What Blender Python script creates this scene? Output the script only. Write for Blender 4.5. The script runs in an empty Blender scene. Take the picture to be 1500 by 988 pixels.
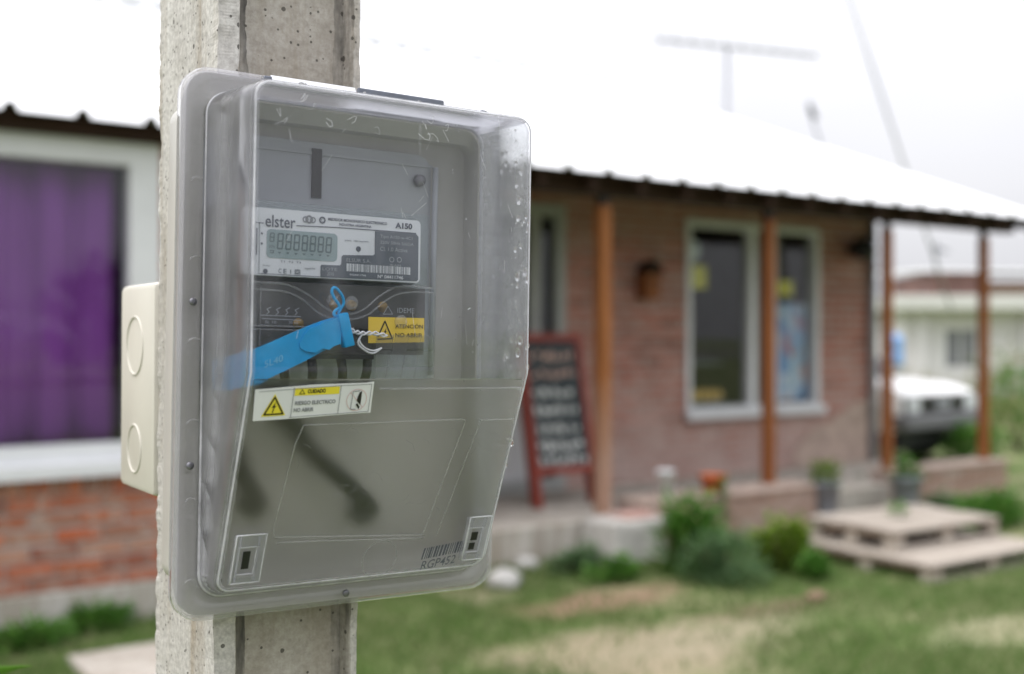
import bpy, bmesh, math, random
import numpy as np
from mathutils import Vector, Matrix, noise
random.seed(7); np.random.seed(7)
R = math.radians
sc = bpy.context.scene
COL = sc.collection

# ------------------------------------------------------------------ camera, sky, sun, exposure
CH = 1.45                                    # eye height
FPX = 1674.0
cam = bpy.data.cameras.new('camera')
cam.sensor_width = 36.0
cam.lens = 36.0 * FPX / 1500.0
cam.clip_start, cam.clip_end = 0.05, 3000.0
cam.dof.use_dof = True
cam.dof.focus_distance = 0.745
cam.dof.aperture_fstop = 4.1
cam.dof.aperture_blades = 0
cam_o = bpy.data.objects.new('camera', cam)
COL.objects.link(cam_o)
cam_o.location = (0, 0, CH)
cam_o.rotation_euler = (R(90), 0, 0)
sc.camera = cam_o

SUN_EL, SUN_AZ = R(62), R(-118)              # azimuth measured from +Y towards +X
w = bpy.data.worlds.new('World'); sc.world = w; w.use_nodes = True
nt = w.node_tree; nt.nodes.clear()
n_out = nt.nodes.new('ShaderNodeOutputWorld'); n_bg = nt.nodes.new('ShaderNodeBackground')
sky = nt.nodes.new('ShaderNodeTexSky'); sky.sky_type = 'NISHITA'; sky.sun_disc = False
sky.sun_elevation = SUN_EL; sky.sun_rotation = SUN_AZ; sky.dust_density = 4.0; sky.air_density = 1.0
# the overcast: cloud cover hides nearly all of the blue; soft, low contrast cloud bellies everywhere
tc = nt.nodes.new('ShaderNodeTexCoord'); cn = nt.nodes.new('ShaderNodeTexNoise')
mp = nt.nodes.new('ShaderNodeMapping'); mp.inputs['Scale'].default_value = (1, 1, 2.2)
cn.inputs['Scale'].default_value = 2.2; cn.inputs['Detail'].default_value = 4; cn.inputs['Roughness'].default_value = .45
cr = nt.nodes.new('ShaderNodeValToRGB')
cr.color_ramp.elements[0].position = .3; cr.color_ramp.elements[0].color = (11.9, 11.95, 12.8, 1)
cr.color_ramp.elements[1].position = .7; cr.color_ramp.elements[1].color = (13.6, 13.6, 14.1, 1)
mx = nt.nodes.new('ShaderNodeMixRGB'); mx.inputs[0].default_value = .92
L = nt.links.new
L(tc.outputs['Generated'], mp.inputs[0]); L(mp.outputs[0], cn.inputs['Vector']); L(cn.outputs['Fac'], cr.inputs[0])
L(sky.outputs[0], mx.inputs[1]); L(cr.outputs[0], mx.inputs[2])
# an overcast sky is three to four times as bright overhead as at the horizon
sx = nt.nodes.new('ShaderNodeSeparateXYZ'); mr = nt.nodes.new('ShaderNodeMapRange')
mr.inputs['From Min'].default_value = 0; mr.inputs['From Max'].default_value = 1; mr.inputs['To Min'].default_value = .285; mr.inputs['To Max'].default_value = 1
mu = nt.nodes.new('ShaderNodeVectorMath'); mu.operation = 'SCALE'
L(tc.outputs['Generated'], sx.inputs[0]); L(sx.outputs['Z'], mr.inputs['Value']); L(mx.outputs[0], mu.inputs[0]); L(mr.outputs[0], mu.inputs['Scale'])
L(mu.outputs[0], n_bg.inputs[0]); n_bg.inputs[1].default_value = 0.1
L(n_bg.outputs[0], n_out.inputs[0])

sun = bpy.data.lights.new('sun', 'SUN'); sun.energy = 1.45; sun.angle = R(50); sun.color = (1, .975, .95)
sun_o = bpy.data.objects.new('sun', sun); COL.objects.link(sun_o)
sd = Vector((math.sin(SUN_AZ) * math.cos(SUN_EL), math.cos(SUN_AZ) * math.cos(SUN_EL), math.sin(SUN_EL)))
sun_o.rotation_euler = sd.to_track_quat('Z', 'Y').to_euler()
sun_o.location = sd * 40
vs = sc.view_settings
vs.view_transform = 'Standard'; vs.look = 'None'; vs.gamma = 1.0; vs.exposure = 0.98; vs.use_curve_mapping = False
sc.cycles.use_denoising = True
sc.cycles.max_bounces = 16; sc.cycles.transparent_max_bounces = 24; sc.cycles.transmission_bounces = 12
sc.cycles.glossy_bounces = 5; sc.cycles.diffuse_bounces = 5

# ------------------------------------------------------------------ materials
def lin(r, g, b):
    return tuple(((c / 255) / 12.92 if c / 255 < .04045 else ((c / 255 + .055) / 1.055) ** 2.4) for c in (r, g, b)) + (1,)
def c4(c):
    return tuple(c) if len(c) == 4 else tuple(c) + (1,)
class NT:
    def __init__(s, name):
        s.m = bpy.data.materials.new(name); s.m.use_nodes = True
        s.t = s.m.node_tree; s.t.nodes.clear()
        s.out = s.n('OutputMaterial')
        s.co = s.n('TexCoord').outputs['Object']
    def n(s, kind, **kw):
        nd = s.t.nodes.new('ShaderNode' + kind)
        for k, v in kw.items():
            if k in nd.inputs: nd.inputs[k].default_value = v
            else: setattr(nd, k, v)
        return nd
    def l(s, a, b): s.t.links.new(a, b)
    def noise(s, scale, detail=4, rough=.55, vec=None, stretch=None):
        nd = s.n('TexNoise'); nd.inputs['Scale'].default_value = scale; nd.inputs['Detail'].default_value = detail; nd.inputs['Roughness'].default_value = rough
        v = vec or s.co
        if stretch:
            m = s.n('Mapping'); m.inputs['Scale'].default_value = stretch; s.l(v, m.inputs[0]); v = m.outputs[0]
        s.l(v, nd.inputs['Vector']); return nd.outputs['Fac']
    def ramp(s, fac, stops):
        nd = s.n('ValToRGB'); e = nd.color_ramp.elements
        while len(e) < len(stops): e.new(.5)
        for k, (p, c) in enumerate(stops): e[k].position = p; e[k].color = c4(c)
        s.l(fac, nd.inputs[0]); return nd.outputs[0]
    def mix(s, fac, a, b, mode='MIX'):
        nd = s.n('MixRGB'); nd.blend_type = mode
        for k, v in enumerate((fac, a, b)):
            if hasattr(v, 'links') or hasattr(v, 'is_linked'): s.l(v, nd.inputs[k])
            elif k == 0: nd.inputs[0].default_value = v
            else: nd.inputs[k].default_value = c4(v)
        return nd.outputs[0]
    def math(s, op, a, b=0.0):
        nd = s.n('Math'); nd.operation = op
        for k, v in enumerate((a, b)):
            if hasattr(v, 'is_linked'): s.l(v, nd.inputs[k])
            else: nd.inputs[k].default_value = v
        return nd.outputs[0]
    def bump(s, h, strength=.3, dist=.01):
        nd = s.n('Bump'); nd.inputs['Strength'].default_value = strength; nd.inputs['Distance'].default_value = dist
        s.l(h, nd.inputs['Height']); return nd.outputs[0]
    def bsdf(s, col, rough=.6, bump=None, metallic=0, spec=.4, **kw):
        b = s.n('BsdfPrincipled')
        if hasattr(col, 'is_linked'): s.l(col, b.inputs['Base Color'])
        else: b.inputs['Base Color'].default_value = c4(col)
        if hasattr(rough, 'is_linked'): s.l(rough, b.inputs['Roughness'])
        else: b.inputs['Roughness'].default_value = rough
        b.inputs['Metallic'].default_value = metallic; b.inputs['Specular IOR Level'].default_value = spec
        for k, v in kw.items(): b.inputs[k.replace('_', ' ')].default_value = v
        if bump is not None: s.l(bump, b.inputs['Normal'])
        return b.outputs[0]
    def schlick(s):                              # reflectance of a thin clear sheet, the same from both sides
        lw = s.n('LayerWeight'); lw.inputs[0].default_value = .5
        return s.math('ADD', s.math('MULTIPLY', s.math('POWER', lw.outputs['Facing'], 5), .96), .04)
    def done(s, sh): s.l(sh, s.out.inputs[0]); return s.m

def plain(name, col, rough=.5, var=.12, scale=12, bump=0, bscale=60, bdist=.002, spec=.4, metallic=0, stretch=None):
    """One colour with uneven tone and a fine relief."""
    m = NT(name); f = m.noise(scale, 5, .6, stretch=stretch)
    d = tuple(c * (1 - var) for c in col[:3]); u = tuple(min(1, c * (1 + var)) for c in col[:3])
    c = m.ramp(f, [(.3, d), (.7, u)])
    r = m.math('ADD', m.math('MULTIPLY', m.noise(scale * 2.3, 3), .25), rough - .12)
    b = m.bump(m.noise(bscale, 5, .6, stretch=stretch), bump, bdist) if bump else None
    return m.done(m.bsdf(c, r, b, metallic, spec))

def concrete(name, base, dark, light, pores=True, stain=(.25, .2, .14), dirt_shade=None):
    m = NT(name)
    big = m.noise(6, 5, .65, stretch=(1, 1, .35)); fine = m.noise(260, 4, .7); mid = m.noise(38, 5, .65)
    c = m.ramp(big, [(.3, dark), (.5, base), (.72, light)])
    st = m.ramp(m.noise(9, 5, .7, stretch=(2.2, 2.2, .25)), [(.50, (0, 0, 0)), (.68, (1, 1, 1))])
    c = m.mix(m.math('MULTIPLY', st, .75), c, stain)
    c = m.mix(m.math('MULTIPLY', m.ramp(mid, [(.35, (1, 1, 1)), (.62, (0, 0, 0))]), .22), c, dark)
    c = m.mix(.34, c, m.ramp(fine, [(.3, (.12, .11, .1)), (.7, (.95, .95, .93))]), 'OVERLAY')
    if dirt_shade:                                   # shadow lines painted along the recess edges, brown staining between them
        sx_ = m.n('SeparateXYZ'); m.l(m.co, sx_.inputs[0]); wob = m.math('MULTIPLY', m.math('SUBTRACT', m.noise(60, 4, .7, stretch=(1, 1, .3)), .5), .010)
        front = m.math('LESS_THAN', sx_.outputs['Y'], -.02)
        mid_ = m.math('ABSOLUTE', m.math('SUBTRACT', m.math('ADD', sx_.outputs['X'], wob), (dirt_shade[0] + dirt_shade[1]) / 2))
        inside = m.math('MULTIPLY', m.math('LESS_THAN', mid_, (dirt_shade[1] - dirt_shade[0]) / 2 + .002), front)
        line = m.math('MULTIPLY', m.math('GREATER_THAN', mid_, (dirt_shade[1] - dirt_shade[0]) / 2 - .0075), inside)
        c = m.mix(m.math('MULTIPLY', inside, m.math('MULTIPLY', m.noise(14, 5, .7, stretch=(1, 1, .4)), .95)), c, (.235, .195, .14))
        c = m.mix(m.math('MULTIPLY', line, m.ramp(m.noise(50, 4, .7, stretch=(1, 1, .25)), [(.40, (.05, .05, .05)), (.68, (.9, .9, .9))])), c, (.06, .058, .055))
    h = m.math('ADD', m.math('MULTIPLY', fine, .25), m.math('MULTIPLY', mid, .5))
    if pores:
        for scl, rad, keep in ((210, .2, .78), (110, .19, .80), (44, .09, .60)):
            v = m.n('TexVoronoi'); v.inputs['Scale'].default_value = scl; m.l(m.co, v.inputs['Vector'])
            hole = m.math('LESS_THAN', m.math('ADD', v.outputs['Distance'], m.math('MULTIPLY', m.noise(scl * 2.2, 2), .16)), rad + .07)
            sep = m.n('SeparateColor'); m.l(v.outputs['Color'], sep.inputs[0])
            hole = m.math('MULTIPLY', hole, m.math('GREATER_THAN', sep.outputs[0], keep))
            c = m.mix(m.math('MULTIPLY', hole, .8), c, (.05, .045, .038))
            h = m.math('SUBTRACT', h, m.math('MULTIPLY', hole, 1.2))
    return m.done(m.bsdf(c, .88, m.bump(h, .55, .0012), spec=.2))

def brickmat(name, cols, mortar, salts_shade=None):
    m = NT(name); oi = m.n('ObjectInfo')
    c = m.ramp(oi.outputs['Random'], [(i / (len(cols) - 1), c) for i, c in enumerate(cols)])
    wc = m.n('NewGeometry').outputs['Position']
    f = m.noise(14, 5, .65, vec=wc); g = m.noise(60, 4, .6, vec=wc)
    c = m.mix(m.math('MULTIPLY', m.ramp(f, [(.48, (0, 0, 0)), (.66, (1, 1, 1))]), .75), c, mortar)   # smeared mortar
    c = m.mix(.3, c, m.ramp(g, [(.25, (.1, .1, .1)), (.75, (.9, .9, .9))]), 'OVERLAY')
    if salts_shade:                                  # pale salt bloom at the foot, also painting the porch's shade gradient
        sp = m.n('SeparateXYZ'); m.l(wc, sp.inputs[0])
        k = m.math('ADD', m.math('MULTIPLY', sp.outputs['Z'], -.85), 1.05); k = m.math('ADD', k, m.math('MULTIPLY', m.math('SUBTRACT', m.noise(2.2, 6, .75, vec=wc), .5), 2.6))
        cl = m.n('Clamp'); m.l(k, cl.inputs[0]); c = m.mix(m.math('MULTIPLY', cl.outputs[0], .7), c, salts_shade)
    return m.done(m.bsdf(c, .9, m.bump(g, .5, .004), spec=.15))

def leafmat(name, cols, trans=.35):
    m = NT(name); g = m.n('NewGeometry')
    c = m.ramp(g.outputs['Random Per Island'], [(i / (len(cols) - 1), c) for i, c in enumerate(cols)])
    a = m.bsdf(c, .55, spec=.3); t = m.n('BsdfTranslucent'); m.l(c, t.inputs[0])
    mx = m.n('MixShader'); mx.inputs[0].default_value = trans; m.l(a, mx.inputs[1]); m.l(t.outputs[0], mx.inputs[2])
    return m.done(mx.outputs[0])

def woodmat(name, base, dark, rough=.7, axis=2, fade=None):
    m = NT(name); s = [14, 14, 14]; s[axis] = .8
    f = m.noise(3, 6, .65, stretch=tuple(s)); c = m.ramp(f, [(.3, dark), (.68, base)])
    if fade:                                   # weather-worn foot of a post
        sp = m.n('SeparateXYZ'); m.l(m.co, sp.inputs[0])
        k = m.math('ADD', m.math('MULTIPLY', sp.outputs['Z'], -1.6), fade[0]); k = m.math('ADD', k, m.math('MULTIPLY', m.noise(5, 4), .5))
        cl = m.n('Clamp'); m.l(k, cl.inputs[0]); c = m.mix(m.math('MULTIPLY', cl.outputs[0], .8), c, fade[1])
    return m.done(m.bsdf(c, rough, m.bump(f, .3, .003), spec=.25))

def clearmat(name, tint, haze, fres=1.0, rough=.04, scratches=0.0, hazecol=(.75, .76, .78), edge=0.0, blur=0.0, blurrough=.25):
    """Thin weathered polycarbonate: mostly see-through, mirror-like at grazing angles, a little milky; blur is the scuffed share."""
    m = NT(name)
    tr = m.n('BsdfTransparent'); tr.inputs[0].default_value = c4(tint); sh = tr.outputs[0]
    if blur > 0:
        rf = m.n('BsdfRefraction'); rf.inputs['Color'].default_value = c4(tint); rf.inputs['IOR'].default_value = 1.4; rf.inputs['Roughness'].default_value = blurrough
        mx = m.n('MixShader'); mx.inputs[0].default_value = blur; m.l(sh, mx.inputs[1]); m.l(rf.outputs[0], mx.inputs[2]); sh = mx.outputs[0]
    di = m.n('BsdfDiffuse'); di.inputs[0].default_value = c4(hazecol); tl = m.n('BsdfTranslucent'); tl.inputs[0].default_value = c4(hazecol)
    hz = m.n('MixShader'); hz.inputs[0].default_value = .55; m.l(di.outputs[0], hz.inputs[1]); m.l(tl.outputs[0], hz.inputs[2])
    grime = m.ramp(m.noise(22, 6, .7), [(.35, (.5, .5, .5)), (.75, (1.7, 1.7, 1.7))])
    k = m.math('MULTIPLY', grime, haze)
    if scratches:
        for sx, sz, lo in ((300, 9, .70), (40, 190, .715), (150, 150, .74)):
            sc_ = m.ramp(m.noise(1, 3, .6, stretch=(sx, 40, sz)), [(lo, (0, 0, 0)), (lo + .03, (1, 1, 1))])
            patch = m.ramp(m.noise(16, 3, .6), [(.5, (0, 0, 0)), (.62, (1, 1, 1))])
            k = m.math('ADD', k, m.math('MULTIPLY', m.math('MULTIPLY', sc_, patch), scratches))
    if edge:
        lw = m.n('LayerWeight'); lw.inputs[0].default_value = .35; k = m.math('ADD', k, m.math('MULTIPLY', lw.outputs['Facing'], edge))
    mx = m.n('MixShader'); m.l(k, mx.inputs[0]); m.l(sh, mx.inputs[1]); m.l(hz.outputs[0], mx.inputs[2]); sh = mx.outputs[0]
    gl = m.n('BsdfGlossy'); gl.inputs['Roughness'].default_value = rough; gl.inputs[0].default_value = (1, 1, 1, 1)
    mx = m.n('MixShader'); m.l(m.math('MULTIPLY', m.schlick(), fres), mx.inputs[0]); m.l(sh, mx.inputs[1]); m.l(gl.outputs[0], mx.inputs[2])
    return m.done(mx.outputs[0])

def glassmat(name, ior=1.33, col=(1, 1, 1)):
    m = NT(name); g = m.n('BsdfGlass'); g.inputs['IOR'].default_value = ior; g.inputs['Roughness'].default_value = 0; g.inputs[0].default_value = c4(col)
    tr = m.n('BsdfTransparent'); mx = m.n('MixShader'); mx.inputs[0].default_value = .25; m.l(g.outputs[0], mx.inputs[1]); m.l(tr.outputs[0], mx.inputs[2])
    return m.done(mx.outputs[0])

M = {}
M['pole'] = concrete('pole_concrete', (.47, .455, .43), (.30, .28, .25), (.61, .60, .575), dirt_shade=(-.0345, .0435))
M['plinth'] = concrete('plinth_concrete', (.4, .38, .34), (.27, .25, .21), (.5, .48, .45), pores=False)
M['slab'] = concrete('slab_concrete', (.42, .39, .35), (.3, .27, .23), (.52, .5, .46), pores=False)
M['ledge'] = plain('worn_ledge_render', (.40, .31, .26), .9, .25, 9, .4, 50, .004)
M['whitewash'] = plain('whitewashed_masonry', (.50, .48, .45), .85, .3, 7, .4, 40, .006)
M['beige'] = plain('beige_plastic', (.58, .555, .49), .42, .05, 9, .08, 300, .0006)
M['base'] = plain('grey_box_plastic', (.47, .455, .42), .4, .06, 8, .06, 250, .0006)
M['tray'] = plain('tray_inside_plastic', (.52, .51, .485), .45, .1, 12, .06, 250, .0006)
M['inner'] = plain('mounting_plate_plastic', (.41, .43, .455), .4, .08, 14, .05, 200, .0006)
M['clear'] = clearmat('clear_cover_face', (.915, .92, .93), .010, .8, .04, .22)
M['side'] = clearmat('frosted_cover_side', (.84, .84, .86), .14, .9, .08, .1, (.74, .73, .75), .10, .7, .28)
M['scuffed'] = clearmat('scuffed_cover_face', (.89, .888, .88), .026, .75, .09, .3, (.7, .7, .68), 0, .92, .30)
M['right'] = clearmat('clear_cover_right_side', (.93, .935, .94), .24, .9, .08, .15, (.86, .86, .88), .06)
M['louvre'] = clearmat('louvre_plastic', (.9, .91, .91), .2, .8, .1, 0, (.6, .61, .6), .1)
M['edge'] = clearmat('milky_cover_edge', (.9, .9, .92), .13, 1, .12, 0, (.85, .85, .88), .3)
M['flange'] = clearmat('clear_cover_flange', (.9, .9, .91), .12, .9, .1, .08, (.75, .75, .76), .15)
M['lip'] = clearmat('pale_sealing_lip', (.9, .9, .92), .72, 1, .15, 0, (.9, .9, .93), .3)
M['emboss'] = clearmat('moulded_line', (.92, .92, .93), .13, 1, .12, 0, (.85, .85, .85), .25)
M['latch'] = clearmat('clear_latch', (.90, .90, .93), .07, 1, .05, 0, (.85, .85, .9), .3)
M['black'] = plain('black_plastic', (.014, .014, .016), .4, .2, 20)
M['bluegrey'] = plain('hinge_plastic', (.15, .165, .2), .35, .15, 60)
M['screw'] = plain('dull_screw', (.2, .2, .22), .35, .3, 200, .3, 900, .0004, metallic=.6)
M['drop'] = glassmat('water_drop')
M['meterclear'] = clearmat('meter_window', (.93, .955, .955), .004, .7, .05, 0, (.6, .7, .7), .06)
M['meterbody'] = plain('meter_body_plastic', (.19, .21, .215), .35, .15, 25, .05, 200, .0005)
M['terminal'] = plain('terminal_block', (.085, .08, .078), .45, .35, 40, .2, 120, .001)
M['brass'] = plain('brass_terminal', (.35, .22, .08), .35, .2, 60, metallic=.8)
M['plate'] = plain('white_faceplate', (.66, .68, .72), .4, .02, 10)
M['lcd'] = plain('lcd_glass', (.27, .345, .36), .25, .06, 20)
M['lcdseg'] = plain('lcd_segment', (.115, .155, .165), .3, .05, 40)
M['panel'] = plain('slate_panel_print', (.115, .13, .155), .4, .05, 10)
M['ink'] = plain('dark_ink', (.09, .1, .13), .5, .1, 80)
M['blackink'] = plain('black_ink', (.015, .014, .014), .5, .1, 80)
M['dimink'] = plain('grey_ink', (.2, .21, .23), .5, .1, 80)
M['whiteink'] = plain('white_ink', (.6, .62, .65), .5, .1, 80)
M['paleink'] = plain('pale_ink', (.34, .36, .39), .5, .1, 80)
M['label'] = plain('white_label', (.72, .73, .76), .45, .04, 30)
M['yellow'] = plain('yellow_label', (.78, .66, .05), .45, .05, 40)
M['amber'] = plain('amber_label', (.80, .56, .07), .45, .05, 40)
M['pinkink'] = plain('faint_red_ink', (.62, .45, .45), .5, .05, 80)
M['blue'] = plain('blue_seal_plastic', (.006, .34, .70), .38, .15, 50, .2, 300, .0008)
M['bluelight'] = plain('raised_blue_digits', (.2, .55, .78), .5, .05, 50)
M['wire'] = plain('white_wire', (.7, .7, .72), .4, .1, 60)
M['cable'] = plain('black_cable', (.012, .012, .013), .45, .2, 30)
M['brick_warm'] = brickmat('orange_brick', [(.44, .115, .05), (.33, .12, .07), (.48, .16, .08), (.24, .085, .055), (.42, .22, .15)], (.42, .34, .29))
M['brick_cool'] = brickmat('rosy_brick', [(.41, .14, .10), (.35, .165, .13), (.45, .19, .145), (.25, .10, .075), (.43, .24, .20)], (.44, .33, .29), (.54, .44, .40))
M['mortar'] = plain('mortar', (.40, .32, .29), .92, .2, 12, .5, 60, .006)
M['roof'] = plain('white_roof_sheet', (.78, .79, .8), .5, .05, 2.5, spec=.4)
M['darkwood'] = woodmat('dark_beam_wood', (.045, .02, .01), (.02, .01, .006), .7, 0)
M['post'] = woodmat('orange_post_wood', (.31, .108, .032), (.17, .055, .017), .6, 2)
M['wornpost'] = woodmat('worn_post_wood', (.37, .14, .042), (.21, .075, .024), .6, 2, (1.7, (.38, .25, .19)))
M['bracket'] = plain('black_bracket', (.012, .011, .011), .5, .2, 20)
M['frame'] = plain('white_window_frame', (.66, .67, .69), .4, .04, 8)
M['doorframe'] = plain('weathered_grey_paint', (.36, .37, .36), .6, .12, 8)
M['pane'] = None
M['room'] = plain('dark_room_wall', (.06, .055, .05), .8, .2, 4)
M['curtain'] = plain('purple_curtain_cloth', (.25, .06, .325), .8, .06, 6, .2, 200, .001, stretch=(1, 1, .2))
M['redframe'] = plain('red_painted_wood', (.22, .03, .015), .5, .2, 10, .1, 60, .002)
M['board'] = plain('blackboard', (.035, .045, .05), .8, .3, 8)
M['chalk'] = plain('white_chalk', (.68, .70, .68), .9, .2, 30)
M['pinkchalk'] = plain('pink_chalk', (.62, .42, .35), .9, .3, 30)
M['palletwood'] = woodmat('grey_pallet_wood', (.44, .395, .345), (.26, .22, .18), .85, 0)
M['darkpallet'] = woodmat('damp_pallet_wood', (.24, .16, .11), (.13, .09, .06), .85, 0)
M['bucket'] = plain('grey_painted_bucket', (.33, .36, .42), .5, .1, 10)
M['whitepot'] = plain('white_pot', (.76, .78, .8), .5, .1, 12)
M['terracotta'] = plain('terracotta', (.52, .13, .04), .75, .15, 14, .2, 80, .002)
M['soil'] = plain('potting_soil', (.06, .04, .025), .95, .3, 40)
M['stone'] = plain('pale_stone', (.45, .44, .42), .9, .2, 12, .5, 30, .01)
M['leaf_green'] = leafmat('green_leaves', [(.05, .15, .02), (.09, .23, .03), (.15, .30, .06)])
M['leaf_dusty'] = leafmat('dusty_leaves', [(.075, .15, .06), (.115, .21, .09), (.17, .26, .12)])
M['leaf_lime'] = leafmat('lime_leaves', [(.09, .17, .015), (.16, .26, .025), (.22, .32, .04)])
M['leaf_dry'] = leafmat('dry_scrub_leaves', [(.19, .18, .07), (.27, .25, .11), (.13, .16, .055)])
M['leaf_far'] = leafmat('dark_far_leaves', [(.022, .03, .018), (.03, .042, .022), (.04, .05, .03)], .15)
M['leaf_near'] = leafmat('fresh_leaf', [(.12, .28, .03), (.18, .36, .05)])
M['grassblade'] = leafmat('grass_blades', [(.06, .14, .022), (.11, .20, .045), (.23, .25, .12), (.085, .18, .03)])
M['bark'] = plain('twig_bark', (.12, .085, .05), .9, .2, 20)
M['carpaint'] = plain('white_car_paint', (.78, .78, .77), .25, .02, 3, spec=.5)
M['carglass'] = plain('car_glass', (.03, .035, .04), .06, .05, 3, spec=.6)
M['rubber'] = plain('tyre_rubber', (.02, .02, .02), .85, .2, 20)
M['hub'] = plain('wheel_hub', (.45, .45, .46), .4, .1, 10, metallic=.5)
M['headlamp'] = plain('headlamp_glass', (.62, .64, .68), .12, .05, 10, spec=.6)
M['bumper'] = plain('grey_bumper', (.16, .16, .17), .6, .1, 8)
M['render'] = plain('pale_house_render', (.66, .64, .65), .9, .06, 1.2)
M['fascia'] = plain('cream_fascia', (.60, .60, .57), .85, .05, 1.5)
M['redhouse'] = plain('red_masonry', (.17, .10, .085), .9, .3, 3)
M['greywin'] = plain('grey_window', (.20, .20, .22), .3, .1, 4)
M['metal'] = plain('weathered_grey_metal', (.30, .31, .34), .5, .1, 10, metallic=.3)
M['darkmetal'] = plain('dark_metal', (.1, .11, .12), .5, .1, 10)
M['tank'] = plain('blue_tank_plastic', (.22, .40, .72), .45, .08, 5)
M['bread'] = plain('golden_bread', (.78, .50, .16), .7, .2, 14)
M['posterblue'] = None
M['yellowcard'] = plain('yellow_card', (.85, .76, .06), .6, .05, 9)
M['whitecard'] = plain('white_card', (.78, .84, .86), .6, .05, 9)

m = NT('window_pane'); tr = m.n('BsdfTransparent'); tr.inputs[0].default_value = (.9, .92, .93, 1)
gl = m.n('BsdfGlossy'); gl.inputs['Roughness'].default_value = .02; mx_ = m.n('MixShader'); m.l(m.schlick(), mx_.inputs[0]); m.l(tr.outputs[0], mx_.inputs[1]); m.l(gl.outputs[0], mx_.inputs[2]); M['pane'] = m.done(mx_.outputs[0])
m = NT('poster_print'); v = m.n('TexVoronoi'); v.inputs['Scale'].default_value = 7; m.l(m.co, v.inputs['Vector'])
sp_ = m.n('SeparateColor'); m.l(v.outputs['Color'], sp_.inputs[0])
M['posterblue'] = m.done(m.bsdf(m.ramp(sp_.outputs[0], [(0, (.16, .32, .66)), (.3, (.60, .72, .84)), (.5, (.24, .42, .74)), (.68, (.82, .85, .9)), (.82, (.66, .22, .24)), (1, (.30, .50, .78))]), .4))

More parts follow.
